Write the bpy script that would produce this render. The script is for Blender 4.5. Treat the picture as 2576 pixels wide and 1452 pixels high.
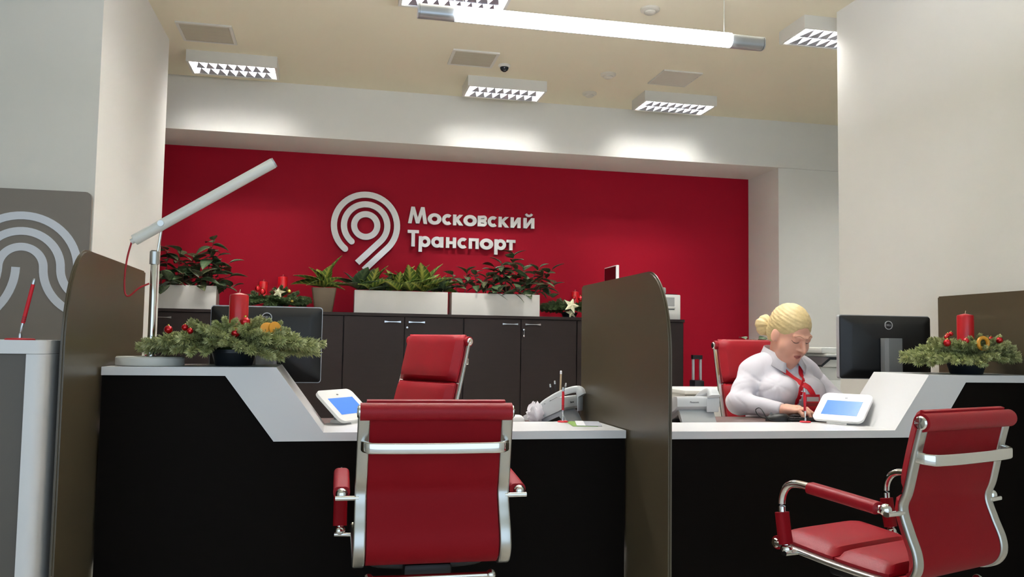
import bpy, bmesh, math, random
import numpy as np
from mathutils import Vector, Matrix
R = math.radians
for _o in list(bpy.data.objects): bpy.data.objects.remove(_o)
S = bpy.context.scene
C = S.collection
# ------------------------------------------------------------------ camera, world, exposure
cam_d = bpy.data.cameras.new('camera'); cam = bpy.data.objects.new('camera', cam_d); C.objects.link(cam)
YAW, PITCH, ROLL, FPX = 0.2112958, 0.0651514, 0.0151092, 2112.668
fw = Vector((math.sin(YAW)*math.cos(PITCH), math.cos(YAW)*math.cos(PITCH), math.sin(PITCH)))
r0 = Vector((math.cos(YAW), -math.sin(YAW), 0)); u0 = r0.cross(fw)
rr = r0*math.cos(ROLL)+u0*math.sin(ROLL); uu = -r0*math.sin(ROLL)+u0*math.cos(ROLL)
cam.matrix_world = Matrix(((rr.x, uu.x, -fw.x, 0), (rr.y, uu.y, -fw.y, 0), (rr.z, uu.z, -fw.z, 1.10), (0, 0, 0, 1)))
cam_d.sensor_fit = 'HORIZONTAL'; cam_d.sensor_width = 36; cam_d.lens = FPX*36/2576; cam_d.clip_start = 0.05
S.camera = cam
W = bpy.data.worlds.new('world'); S.world = W; W.use_nodes = True
_bg = W.node_tree.nodes['Background']; _bg.inputs[0].default_value = (0.66, 0.82, 1.0, 1); _bg.inputs[1].default_value = 0.6
S.view_settings.view_transform = 'Standard'; S.view_settings.look = 'None'
S.view_settings.exposure = 1.6; S.view_settings.gamma = 1.0; S.view_settings.use_curve_mapping = False
LUM = 76.0      # luminaire emission
PEND = 9.0     # pendant emission

# ------------------------------------------------------------------ materials
def s2l(c): return tuple((v/255/12.92 if v/255 <= .04045 else ((v/255+.055)/1.055)**2.4) for v in c)
MATS = {}
def mat(name, rgb, rough=.5, metal=0., spec=.5, noise=0., nscale=8., bump=0., bscale=60., emit=0., coat=0., stretch=None, sub=0.):
    m = bpy.data.materials.new(name); m.use_nodes = True; MATS[name] = m
    nt = m.node_tree; b = nt.nodes['Principled BSDF']; c = s2l(rgb)
    b.inputs['Base Color'].default_value = (*c, 1); b.inputs['Roughness'].default_value = rough
    b.inputs['Metallic'].default_value = metal; b.inputs['Specular IOR Level'].default_value = spec
    b.inputs['Coat Weight'].default_value = coat; b.inputs['Coat Roughness'].default_value = .12
    if sub: b.inputs['Subsurface Weight'].default_value = sub; b.inputs['Subsurface Radius'].default_value = (.01, .005, .003)
    if emit:
        b.inputs['Emission Color'].default_value = (*c, 1); b.inputs['Emission Strength'].default_value = emit
    if noise or bump:
        tc = nt.nodes.new('ShaderNodeTexCoord'); mp = nt.nodes.new('ShaderNodeMapping')
        nt.links.new(tc.outputs['Object'], mp.inputs[0])
        if stretch: mp.inputs['Scale'].default_value = stretch
    if noise:
        n = nt.nodes.new('ShaderNodeTexNoise'); n.inputs['Scale'].default_value = nscale; n.inputs['Detail'].default_value = 5
        nt.links.new(mp.outputs[0], n.inputs['Vector'])
        mx = nt.nodes.new('ShaderNodeMix'); mx.data_type = 'RGBA'
        mx.inputs['A'].default_value = (*[v*(1-noise) for v in c], 1); mx.inputs['B'].default_value = (*[min(1, v*(1+noise)) for v in c], 1)
        nt.links.new(n.outputs['Fac'], mx.inputs['Factor']); nt.links.new(mx.outputs['Result'], b.inputs['Base Color'])
    if bump:
        n2 = nt.nodes.new('ShaderNodeTexNoise'); n2.inputs['Scale'].default_value = bscale; n2.inputs['Detail'].default_value = 4
        nt.links.new(mp.outputs[0], n2.inputs['Vector'])
        bp = nt.nodes.new('ShaderNodeBump'); bp.inputs['Strength'].default_value = bump; bp.inputs['Distance'].default_value = .002
        nt.links.new(n2.outputs['Fac'], bp.inputs['Height']); nt.links.new(bp.outputs[0], b.inputs['Normal'])
    return m
mat('wall_paint', (219, 217, 208), .85, noise=.02, nscale=2, bump=.15, bscale=250, spec=.2)
mat('ceiling_paint', (222, 213, 188), .9, noise=.02, nscale=1.5, spec=.1)
mat('red_paint', (158, 14, 36), .6, noise=.04, nscale=1.5, bump=.1, bscale=200, spec=.12)
mat('floor_tile', (206, 200, 190), .35, noise=.06, nscale=5)
mat('white_laminate', (214, 214, 213), .35, noise=.015, nscale=4)
mat('black_wood', (16, 12, 9), .65, noise=.25, nscale=6, stretch=(2, 2, 30), bump=.08, bscale=40, spec=.06)
mat('dark_wood', (38, 29, 26), .5, noise=.16, nscale=4, stretch=(1, 1, 14), spec=.25)
mat('brown_desk', (92, 72, 66), .4, noise=.15, nscale=4, stretch=(1, 12, 1))
mat('olive_panel', (84, 74, 56), .3, noise=.05, nscale=3, spec=.5)
mat('taupe_panel', (126, 118, 108), .55, noise=.03, nscale=2)
mat('taupe_dark', (88, 82, 74), .5, noise=.05, nscale=3)
mat('band_white', (214, 218, 224), .5)
mat('chrome', (222, 222, 218), .09, 1.0)
mat('brushed_steel', (188, 188, 182), .28, 1.0, noise=.05, nscale=30)
mat('satin_alu', (170, 172, 174), .35, .9)
mat('lock_steel', (200, 200, 198), .2, 1.0)
mat('red_leather', (148, 13, 28), .45, noise=.06, nscale=6, bump=.25, bscale=350, spec=.3)
mat('red_leather_dark', (134, 7, 20), .6, noise=.06, nscale=6, bump=.25, bscale=350, spec=.15)
mat('black_plastic', (18, 18, 19), .45, noise=.1, nscale=20)
mat('monitor_black', (11, 12, 14), .42, noise=.1, nscale=3, bump=.1, bscale=400)
mat('grey_plastic', (120, 122, 124), .4)
mat('silver_plastic', (176, 178, 180), .35, .3)
mat('white_plastic', (232, 231, 227), .3, noise=.01, nscale=6)
mat('phone_white', (206, 208, 208), .4, noise=.02, nscale=6)
mat('printer_white', (214, 213, 204), .45, noise=.02, nscale=4)
mat('printer_grey', (150, 150, 146), .5)
mat('planter_white', (212, 209, 200), .5, noise=.05, nscale=4)
mat('pot_brown', (104, 88, 66), .45, noise=.12, nscale=8, stretch=(1, 1, 4))
mat('soil', (44, 32, 24), .95, noise=.3, nscale=60)
mat('stem_brown', (104, 70, 58), .7, noise=.15, nscale=30)
mat('bowl_black', (20, 26, 32), .4, noise=.1, nscale=12)
mat('candle_red', (190, 14, 28), .3, noise=.06, nscale=10, sub=.15, coat=.2)
mat('wick', (190, 170, 140), .8)
mat('bauble_red', (200, 10, 26), .12, .55, coat=.5)
mat('bauble_gold', (226, 200, 96), .18, .7)
mat('star_cream', (216, 214, 176), .5, noise=.05, nscale=20)
mat('orange_slice', (214, 150, 44), .5, noise=.25, nscale=25, sub=.1)
mat('ribbon_red', (206, 14, 34), .55, noise=.05, nscale=40)
mat('badge_red', (176, 16, 36), .4)
mat('badge_dark', (120, 14, 30), .4)
mat('paper_white', (236, 236, 238), .7, noise=.02, nscale=10)
mat('leaflet_green', (130, 168, 74), .6, noise=.08, nscale=10)
mat('leaflet_grey', (176, 178, 186), .6, noise=.12, nscale=14)
mat('tissue', (240, 234, 236), .85, bump=.4, bscale=80)
mat('screen_blue', (60, 108, 205), .2, emit=.32)
mat('glossy_dark', (20, 8, 10), .08, spec=.6)
mat('skin', (224, 168, 144), .5, noise=.05, nscale=14, sub=.12)
mat('lip', (178, 104, 96), .45)
mat('lash', (58, 42, 36), .7)
mat('brow', (176, 130, 96), .7)
mat('shirt', (208, 204, 209), .8, noise=.02, nscale=8, bump=.1, bscale=500)
mat('trousers', (30, 30, 36), .8, noise=.1, nscale=20)
mat('shoe', (18, 16, 16), .3)
mat('hair', (210, 186, 134), .42, noise=.24, nscale=9, stretch=(9, 2, 9), bump=.5, bscale=60)
mat('hair_tie', (120, 96, 56), .7)
mat('ink_dark', (44, 44, 46), .5)
mat('pen_silver', (200, 202, 204), .2, .8)
mat('pencil_wood', (196, 172, 138), .6)
mat('cord_red', (170, 28, 40), .5)
mat('cord_black', (16, 16, 16), .5)
mat('lamp_white', (222, 222, 214), .35)
mat('louver_grey', (150, 150, 156), .35, .5)
mat('reflector_white', (240, 240, 240), .3)
mat('housing_white', (206, 203, 192), .5)
mat('grille_grey', (176, 169, 148), .6)
mat('grille_dark', (140, 134, 116), .8)
mat('detector', (198, 192, 176), .5)
mat('dome_black', (30, 32, 36), .15)
mat('sign_white', (222, 220, 214), .3, coat=.5)
mat('light_tube', (255, 255, 255), .5, emit=LUM)
mat('pendant_glow', (244, 248, 255), .5, emit=PEND)
mat('added_uplight_glow', (236, 240, 255), .5, emit=240)  # emission of the strip added on top of the pendant

def leaf_mat(name, base, vein, freq, var=.35, rough=.4):
    m = bpy.data.materials.new(name); m.use_nodes = True; MATS[name] = m
    nt = m.node_tree; b = nt.nodes['Principled BSDF']; b.inputs['Roughness'].default_value = rough
    N = nt.nodes.new; L = nt.links.new
    tc = N('ShaderNodeTexCoord'); sp = N('ShaderNodeSeparateXYZ'); L(tc.outputs['Object'], sp.inputs[0])
    ab = N('ShaderNodeMath'); ab.operation = 'ABSOLUTE'; L(sp.outputs['X'], ab.inputs[0])
    mid = N('ShaderNodeMapRange'); mid.inputs['From Min'].default_value = .02; mid.inputs['From Max'].default_value = .07
    mid.inputs['To Min'].default_value = 1; mid.inputs['To Max'].default_value = 0; L(ab.outputs[0], mid.inputs['Value'])
    a1 = N('ShaderNodeMath'); a1.operation = 'MULTIPLY_ADD'; a1.inputs[1].default_value = -1.1; L(ab.outputs[0], a1.inputs[0]); L(sp.outputs['Y'], a1.inputs[2])
    sn = N('ShaderNodeMath'); sn.operation = 'MULTIPLY'; sn.inputs[1].default_value = freq; L(a1.outputs[0], sn.inputs[0])
    s2 = N('ShaderNodeMath'); s2.operation = 'SINE'; L(sn.outputs[0], s2.inputs[0])
    mr = N('ShaderNodeMapRange'); mr.inputs['From Min'].default_value = .35; mr.inputs['From Max'].default_value = .95; L(s2.outputs[0], mr.inputs['Value'])
    mx = N('ShaderNodeMath'); mx.operation = 'MAXIMUM'; L(mid.outputs[0], mx.inputs[0]); L(mr.outputs[0], mx.inputs[1])
    no = N('ShaderNodeTexNoise'); no.inputs['Scale'].default_value = 3; L(tc.outputs['Object'], no.inputs['Vector'])
    mu = N('ShaderNodeMath'); mu.operation = 'MULTIPLY'; L(mx.outputs[0], mu.inputs[0]); L(no.outputs['Fac'], mu.inputs[1])
    oi = N('ShaderNodeObjectInfo')
    c = s2l(base)
    vm = N('ShaderNodeMix'); vm.data_type = 'RGBA'; vm.inputs['A'].default_value = (*[v*(1-var) for v in c], 1); vm.inputs['B'].default_value = (*[v*(1+var) for v in c], 1)
    L(oi.outputs['Random'], vm.inputs['Factor'])
    cm = N('ShaderNodeMix'); cm.data_type = 'RGBA'; cm.inputs['B'].default_value = (*s2l(vein), 1)
    L(mu.outputs[0], cm.inputs['Factor']); L(vm.outputs['Result'], cm.inputs['A']); L(cm.outputs['Result'], b.inputs['Base Color'])
leaf_mat('leaf_dark', (58, 80, 52), (110, 124, 84), 26, rough=.38)
leaf_mat('leaf_croton', (78, 104, 40), (206, 200, 96), 34, rough=.35)
leaf_mat('leaf_olive', (70, 84, 56), (120, 104, 70), 24, rough=.45)
leaf_mat('needle_green', (150, 156, 100), (182, 184, 134), 40, var=.3, rough=.55)
leaf_mat('needle_dark', (80, 102, 58), (90, 108, 60), 40, var=.3, rough=.55)

# ------------------------------------------------------------------ mesh helpers
class G:
    """collects vertices and faces of one mesh"""
    def __init__(s): s.V = []; s.F = []
    def add(s, V, F):
        n = len(s.V); s.V += [tuple(v) for v in V]; s.F += [tuple(i+n for i in f) for f in F]; return s
    def box(s, x0, x1, y0, y1, z0, z1):
        V = [(x, y, z) for x in (x0, x1) for y in (y0, y1) for z in (z0, z1)]
        return s.add(V, [(0, 1, 3, 2), (4, 6, 7, 5), (0, 4, 5, 1), (2, 3, 7, 6), (0, 2, 6, 4), (1, 5, 7, 3)])
    def rbox(s, x0, x1, y0, y1, z0, z1, r=.004, seg=2):
        bm = bmesh.new(); bmesh.ops.create_cube(bm, size=1)
        for v in bm.verts: v.co = (x0+(v.co.x+.5)*(x1-x0), y0+(v.co.y+.5)*(y1-y0), z0+(v.co.z+.5)*(z1-z0))
        r = min(r, .49*min(x1-x0, y1-y0, z1-z0))
        bmesh.ops.bevel(bm, geom=bm.edges[:], offset=r, segments=seg, affect='EDGES', profile=.5)
        bm.verts.index_update(); s.add([v.co[:] for v in bm.verts], [[v.index for v in f.verts] for f in bm.faces]); bm.free(); return s
    def prism(s, poly, a0, a1, axis='y'):
        """extrude a 2-D polygon: axis y -> (x,z) poly, x -> (y,z) poly, z -> (x,y) poly"""
        n = len(poly)
        f = {'y': lambda p, a: (p[0], a, p[1]), 'x': lambda p, a: (a, p[0], p[1]), 'z': lambda p, a: (p[0], p[1], a)}[axis]
        V = [f(p, a0) for p in poly]+[f(p, a1) for p in poly]
        F = [tuple(range(n)), tuple(range(2*n-1, n-1, -1))]+[(i, i+n, (i+1) % n+n, (i+1) % n) for i in range(n)]
        return s.add(V, F)
    def lathe(s, prof, c=(0, 0, 0), n=24, axis=(0, 0, 1)):
        """prof: (radius, height) list"""
        q = Vector((0, 0, 1)).rotation_difference(Vector(axis)); c = Vector(c); V = []; F = []
        for r, h in prof:
            for k in range(n):
                a = 2*math.pi*k/n; V.append(c+q@Vector((r*math.cos(a), r*math.sin(a), h)))
        for j in range(len(prof)-1):
            for k in range(n): F.append((j*n+k, j*n+(k+1) % n, (j+1)*n+(k+1) % n, (j+1)*n+k))
        F.append(tuple(range(n-1, -1, -1))); m = (len(prof)-1)*n; F.append(tuple(m+k for k in range(n)))
        return s.add(V, F)
    def cyl(s, a, b, r, n=16, r2=None):
        a = Vector(a); b = Vector(b); return s.lathe([(r, 0), (r if r2 is None else r2, (b-a).length)], a, n, b-a)
    def ball(s, c, r, n=16, m=10, sc=(1, 1, 1)):
        V = [(c[0], c[1], c[2]+r*sc[2])]; F = []
        for j in range(1, m):
            t = math.pi*j/m
            for k in range(n):
                a = 2*math.pi*k/n; V.append((c[0]+r*sc[0]*math.sin(t)*math.cos(a), c[1]+r*sc[1]*math.sin(t)*math.sin(a), c[2]+r*sc[2]*math.cos(t)))
        V.append((c[0], c[1], c[2]-r*sc[2])); e = len(V)-1
        for k in range(n): F.append((0, 1+k, 1+(k+1) % n)); F.append((e, 1+(m-2)*n+(k+1) % n, 1+(m-2)*n+k))
        for j in range(m-2):
            for k in range(n): F.append((1+j*n+k, 1+(j+1)*n+k, 1+(j+1)*n+(k+1) % n, 1+j*n+(k+1) % n))
        return s.add(V, F)
    def sweep(s, path, prof, up=(0, 0, 1), closed=False, scale=None):
        """sweep a closed 2-D profile (side, up) along a 3-D path"""
        P = [Vector(p) for p in path]; n = len(P); m = len(prof); V = []; F = []; up = Vector(up)
        for i, p in enumerate(P):
            t = (P[(i+1) % n if closed else min(i+1, n-1)]-P[(i-1) % n if closed else max(i-1, 0)]).normalized()
            sd = t.cross(up)
            if sd.length < 1e-4: sd = t.cross(Vector((0, 1, 0.01)))
            sd.normalize(); w = sd.cross(t); k = scale[i] if scale else 1
            for a, b in prof: V.append(p+sd*a*k+w*b*k)
        for i in range(n if closed else n-1):
            j = (i+1) % n
            for k in range(m): F.append((i*m+k, i*m+(k+1) % m, j*m+(k+1) % m, j*m+k))
        if not closed: F.append(tuple(range(m-1, -1, -1))); F.append(tuple((n-1)*m+k for k in range(m)))
        return s.add(V, F)
    def tube(s, path, r, n=12, closed=False, up=(0, 0, 1), scale=None):
        return s.sweep(path, [(r*math.cos(2*math.pi*k/n), r*math.sin(2*math.pi*k/n)) for k in range(n)], up, closed, scale)
    def obj(s, name, m, parent=None, loc=None, rot=None, sharp=35):
        me = bpy.data.meshes.new(name); me.from_pydata(s.V, [], s.F); me.validate()
        bm = bmesh.new(); bm.from_mesh(me); bmesh.ops.recalc_face_normals(bm, faces=bm.faces[:]); bm.to_mesh(me); bm.free()
        me.materials.append(MATS[m] if isinstance(m, str) else m)
        if sharp:
            me.shade_smooth(); me.set_sharp_from_angle(angle=R(sharp))
        o = bpy.data.objects.new(name, me); C.objects.link(o)
        if parent: o.parent = parent
        if loc is not None: o.location = loc
        if rot is not None: o.rotation_euler = rot
        return o
def recentre(o):
    """move a top-level mesh's origin to its base centre"""
    vs = [v.co.copy() for v in o.data.vertices]
    c = Vector(((min(v.x for v in vs)+max(v.x for v in vs))/2, (min(v.y for v in vs)+max(v.y for v in vs))/2, min(v.z for v in vs)))
    o.data.transform(Matrix.Translation(-c)); o.location = o.location+c; return o
def tag(o, label, cat, group=None, kind=None):
    o['label'] = label; o['category'] = cat
    if group: o['group'] = group
    if kind: o['kind'] = kind
    return o
def thing(name, label, cat, loc=(0, 0, 0), rz=0, group=None):
    o = bpy.data.objects.new(name, None); C.objects.link(o); o.empty_display_size = .05
    o.location = loc; o.rotation_euler = (0, 0, rz); return tag(o, label, cat, group)
def struct(name, g, m, label=None, cat=None, parent=None):
    o = g.obj(name, m, parent)
    if not parent:
        o['kind'] = 'structure'
        if label: o['label'] = label
        if cat: o['category'] = cat
    return o
def dup_tree(o, parent=None):
    c = o.copy(); C.objects.link(c); c.parent = parent
    for ch in list(o.children): dup_tree(ch, c)
    return c
def cr(pts, n=8):
    """Catmull-Rom through points"""
    P = [Vector(p) for p in pts]; P = [2*P[0]-P[1]]+P+[2*P[-1]-P[-2]]; out = []
    for i in range(1, len(P)-2):
        a, b, c, d = P[i-1:i+3]
        for k in range(n):
            t = k/n; out.append(.5*((2*b)+(c-a)*t+(2*a-5*b+4*c-d)*t*t+(3*b-a-3*c+d)*t**3))
    out.append(P[-2]); return out
def rrect(w, h, r, n=5):
    """rounded rectangle outline centred at 0"""
    o = []
    for cx, cy, a0 in ((w/2-r, h/2-r, 0), (-w/2+r, h/2-r, 90), (-w/2+r, -h/2+r, 180), (w/2-r, -h/2+r, 270)):
        for k in range(n+1): a = R(a0+90*k/n); o.append((cx+r*math.cos(a), cy+r*math.sin(a)))
    return o
def text_mesh(name, txt, size, m, parent, depth=.0006):
    cu = bpy.data.curves.new(name, 'FONT'); cu.body = txt; cu.size = size; cu.align_x = 'CENTER'; cu.align_y = 'CENTER'; cu.extrude = depth
    t = bpy.data.objects.new(name, cu); C.objects.link(t)
    me = bpy.data.meshes.new_from_object(t.evaluated_get(bpy.context.evaluated_depsgraph_get()))
    bpy.data.objects.remove(t); me.materials.clear(); me.materials.append(MATS[m])
    o = bpy.data.objects.new(name, me); C.objects.link(o); o.parent = parent; return o
# ================================================================== the setting
CZ = 3.2
struct('floor', G().box(-4.2, 6.2, -2, 7.8, -.1, 0), 'floor_tile')
struct('ceiling', G().box(-4.2, 6.2, -2, 7.8, CZ, CZ+.1), 'ceiling_paint')
struct('wall_back', G().box(-2.4, 4.02, 7.6, 7.75, 0, 2.763), 'red_paint', 'red painted back wall of the service niche', 'wall')
struct('wall_soffit', G().box(-2.4, 6.2, 7.0, 7.75, 2.763, CZ), 'wall_paint', 'white soffit over the red wall', 'wall')
struct('wall_back_right', G().box(4.02, 6.2, 7.025, 7.75, 0, 2.763), 'wall_paint', 'white wall right of the red wall', 'wall')
struct('wall_right', G().box(3.04, 3.3, -2, 4.6, 0, CZ), 'wall_paint', 'white wall at the right beside the counter', 'wall')
struct('wall_left', G().box(-4.2, -1.172, 4.5, 6.18, 0, CZ), 'wall_paint', 'white wall block at the left behind the lamp', 'wall')
struct('wall_niche_left', G().box(-2.55, -2.4, 6.18, 7.75, 0, CZ), 'wall_paint')
struct('wall_far_right', G().box(6.2, 6.35, -2, 7.8, 0, CZ), 'wall_paint')
struct('wall_hall_left', G().box(-4.35, -4.2, -2, 7.8, 0, CZ), 'wall_paint')

# ------------------------------------------------------------------ ceiling fittings
def luminaire(x0, y0, label, group='louvred ceiling luminaires'):
    w, d, hgt = .64, .31, .085
    t = thing('ceiling_luminaire', label, 'ceiling light', (x0+w/2, y0+d/2, CZ-hgt), 0, group)
    g = G(); ow, od = .302, .138      # half opening
    g.box(-w/2, w/2, -d/2, -od, 0, hgt); g.box(-w/2, w/2, od, d/2, 0, hgt)
    g.box(-w/2, -ow, -od, od, 0, hgt); g.box(ow, w/2, -od, od, 0, hgt)
    g.box(-ow, ow, -od, od, .066, hgt); g.obj('housing', 'housing_white', t)
    G().box(-ow+.004, ow-.004, -od+.004, od-.004, .056, .062).obj('light_panel', 'light_tube', t)
    for yy in (-od+.006, 0, od-.006):
        G().prism([(yy-.018, .05), (yy+.018, .05), (yy+.004, .003), (yy-.004, .003)] if yy == 0 else
                  ([(yy-.005, .05), (yy+.022, .05), (yy, .003), (yy-.005, .003)] if yy < 0 else [(yy+.005, .05), (yy-.022, .05), (yy, .003), (yy+.005, .003)]),
                  -ow+.002, ow-.002, 'x').obj('reflector', 'louver_grey', t)
    blade = None
    for row in (-1, 1):
        for k in range(1, 9):
            x = -ow+2*ow*k/9
            if blade is None:
                # cross blade, wedge plan imitating the dark reflections between bright cells
                blade = G(); a, b = .058, -.058
                V = [(-.004, b, .0), (.004, b, 0), (.030, a, .0), (-.030, a, .0), (-.006, b, .046), (.006, b, .046), (.030, a, .046), (-.030, a, .046)]
                blade.add(V, [(0, 1, 2, 3), (4, 7, 6, 5), (0, 4, 5, 1), (1, 5, 6, 2), (2, 6, 7, 3), (3, 7, 4, 0)])
                o = blade.obj('louver_blade', 'louver_grey', t); proto = o
            else:
                o = proto.copy(); C.objects.link(o); o.parent = t
            o.location = (x, row*.067, .003)
    return t
luminaire(-1.088, 6.355, 'louvred ceiling luminaire above the left end of the red wall')
luminaire(.997, 6.41, 'louvred ceiling luminaire beside the black dome camera')
luminaire(2.477, 6.43, 'louvred ceiling luminaire beside the pale square grille')
luminaire(2.867, 4.68, 'louvred ceiling luminaire partly hidden by the right wall')
luminaire(.34, 4.665, 'louvred ceiling luminaire behind the left end of the pendant')
luminaire(-.75, 4.60, 'unseen louvred ceiling luminaire, added beside the left wall block')  # unseen lamp, added to brighten the left wall block
luminaire(1.45, 3.75, 'unseen louvred ceiling luminaire, added over the seated person')  # no fitting known here; added to light the desks and right wall
luminaire(4.3, 5.6, 'unseen louvred ceiling luminaire, added behind the right wall over the photocopier')  # added out of view to lift the dim area past the right wall

def grille(x0, x1, y0, y1, label, m='grille_grey', slats=5, frame=.02):
    t = thing('ceiling_grille', label, 'air vent', ((x0+x1)/2, (y0+y1)/2, CZ-.012), 0, 'ceiling air grilles')
    w, d = x1-x0, y1-y0; f = frame; g = G()
    g.box(-w/2-f, w/2+f, -d/2-f, -d/2, 0, .012); g.box(-w/2-f, w/2+f, d/2, d/2+f, 0, .012)
    g.box(-w/2-f, -w/2, -d/2, d/2, 0, .012); g.box(w/2, w/2+f, -d/2, d/2, 0, .012); g.obj('frame', 'housing_white', t)
    G().box(-w/2, w/2, -d/2, d/2, .009, .012).obj('backing', 'grille_dark', t)
    p = None
    for k in range(slats):
        y = -d/2+d*(k+.5)/slats
        if p is None:
            p = G().prism([(-d/slats*.42, .0075), (-d/slats*.42+.004, .0085), (d/slats*.40, .001), (d/slats*.40-.004, 0)], -w/2, w/2, 'x').obj('slat', m, t); o = p
        else: o = p.copy(); C.objects.link(o); o.parent = t
        o.location = (0, y, 0)
grille(-1.05, -.73, 5.81, 6.125, 'beige ceiling air grille above the leftmost luminaire')
grille(.82, 1.12, 5.87, 6.155, 'slatted ceiling air grille left of the black dome camera')
grille(2.43, 2.735, 5.90, 6.23, 'pale square ceiling grille above the rightmost small luminaire', 'detector', 9, .006)

t = thing('dome_camera', 'small black dome camera on a white ceiling rose', 'camera', (1.225, 6.11, CZ-.045))
G().lathe([(.045, .045), (.045, .034), (.036, .026)], n=24).obj('mount', 'housing_white', t)
G().lathe([(.032, .03), (.033, .018), (.026, .004), (.012, -.006), (.001, -.008)], n=24).obj('dome', 'dome_black', t)
def detector(x, y, label):
    t = thing('smoke_detector', label, 'smoke detector', (x, y, CZ-.035), 0, 'ceiling smoke detectors')
    G().lathe([(.06, .035), (.06, .022), (.05, .016)], n=28).obj('base', 'detector', t)
    G().lathe([(.036, .016), (.036, .006), (.026, 0), (.001, 0)], n=24).obj('sensor_head', 'detector', t)
detector(2.049, 6.108, 'round smoke detector between the dome camera and the pale square grille')
detector(2.058, 6.62, 'round smoke detector left of the rightmost small luminaire')
detector(1.892, 4.834, 'round smoke detector on the ceiling above the glowing pendant')

# pendant
t = thing('pendant_lamp', 'long aluminium pendant lamp with a glowing white diffuser', 'pendant lamp', (.98, 3.05, 2.29))
prof = rrect(.05, .052, .018)
G().sweep([(-.693, 0, .036), (.692, 0, .036)], [(a, b) for a, b in prof]).obj('profile_body', 'satin_alu', t)
G().sweep([(-.56, -.012, .034), (.55, -.012, .034)], rrect(.056, .056, .026), scale=None).obj('diffuser', 'pendant_glow', t)
G().box(-.56, .55, -.010, .016, .0622, .0640).obj('added_uplight', 'added_uplight_glow', t)  # unseen glowing strip, added to brighten the ceiling near the pendant
for sx in (-1, 1):
    G().sweep([(sx*.694, 0, .036), (sx*.699, 0, .036)], prof).obj('end_cap', 'satin_alu', t)
    w = G().cyl((sx*.53, 0, .065), (sx*.53, 0, CZ-2.29-.01), .0014, 8).obj('suspension_wire', 'brushed_steel', t)
    G().lathe([(.025, 0), (.025, .012), (.004, .02)], (sx*.53, 0, CZ-2.29-.0205), 20).obj('ceiling_cup', 'housing_white', t)

# ------------------------------------------------------------------ wall sign (logo and lettering)
sign = thing('wall_sign', 'raised white ring emblem and Cyrillic lettering on the red wall', 'sign', (.9, 7.6, 1.72))
SY0, SY1 = -.045, -.015
def band(pts, w, cap0=True, cap1=False, y0=SY0, y1=SY1, g=None):
    """flat thick band along 2-D points (x,z), extruded in y"""
    P = [Vector(p) for p in pts]; L, Rr = [], []
    for i, p in enumerate(P):
        tt = (P[min(i+1, len(P)-1)]-P[max(i-1, 0)]).normalized(); nn = Vector((-tt.y, tt.x)); L.append(p+nn*w/2); Rr.append(p-nn*w/2)
    def cap(c, d):
        a0 = math.atan2(d.y, d.x); return [c+Vector((math.cos(a0+a), math.sin(a0+a)))*w/2 for a in [R(v) for v in (60, 30, 0, -30, -60)]]
    g = g or G()
    n = len(P); V = [(p.x, y0, p.y) for p in L]+[(p.x, y0, p.y) for p in Rr]+[(p.x, y1, p.y) for p in L]+[(p.x, y1, p.y) for p in Rr]
    F = []
    for i in range(n-1):
        F += [(i, i+1, n+i+1, n+i), (2*n+i, 3*n+i, 3*n+i+1, 2*n+i+1), (i, 2*n+i, 2*n+i+1, i+1), (n+i, n+i+1, 3*n+i+1, 3*n+i)]
    F += [(0, n, 3*n, 2*n), (n-1, 3*n-1, 4*n-1, 2*n-1)]
    g.add(V, F)
    if cap0:
        d = (P[0]-P[1]).normalized(); pl = [L[0]]+[q for q in cap(P[0], d)][::-1]+[Rr[0]]; g.prism([(q.x, q.y) for q in pl], y0, y1)
    if cap1:
        d = (P[-1]-P[-2]).normalized(); pl = [L[-1]]+cap(P[-1], d)+[Rr[-1]]; g.prism([(q.x, q.y) for q in pl], y0, y1)
    return g
def arc(cx, cz, r, a0, a1, n=40): return [(cx+r*math.cos(R(a0+(a1-a0)*k/n)), cz+r*math.sin(R(a0+(a1-a0)*k/n))) for k in range(n+1)]
cx, cz = .277-.9, 2.13-1.72; BW = .054
def ringmesh(cx, cz, ro, ri, n=48, sx=1., y0=SY0, y1=SY1, g=None, a0=0, a1=360):
    g = g or G(); full = a1-a0 >= 360; V = []; F = []
    m = n if full else n+1
    for k in range(m):
        a = R(a0+(a1-a0)*k/n)
        for r, y in ((ro, y0), (ri, y0), (ro, y1), (ri, y1)): V.append((cx+sx*r*math.cos(a), y, cz+r*math.sin(a)))
    for k in range(n):
        i, j = 4*k, 4*((k+1) % m)
        F += [(i, j, j+1, i+1), (i+2, i+3, j+3, j+2), (i, i+2, j+2, j), (i+1, j+1, j+3, i+3)]
    if not full: F += [(0, 1, 3, 2), (4*n, 4*n+2, 4*n+3, 4*n+1)]
    return g.add(V, F)
ringmesh(cx, cz, .129, .075).obj('emblem_ring', 'sign_white', sign)
for rr_, tl in ((.191, .285), (.278, .285)):
    p = arc(cx, cz, rr_, 231, -45)[:]; q = p[-1]; p += [(q[0]-tl*.7071*k/6, q[1]-tl*.7071*k/6) for k in range(1, 7)]
    band(p, BW).obj('emblem_band', 'sign_white', sign)
ST = .031
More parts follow.
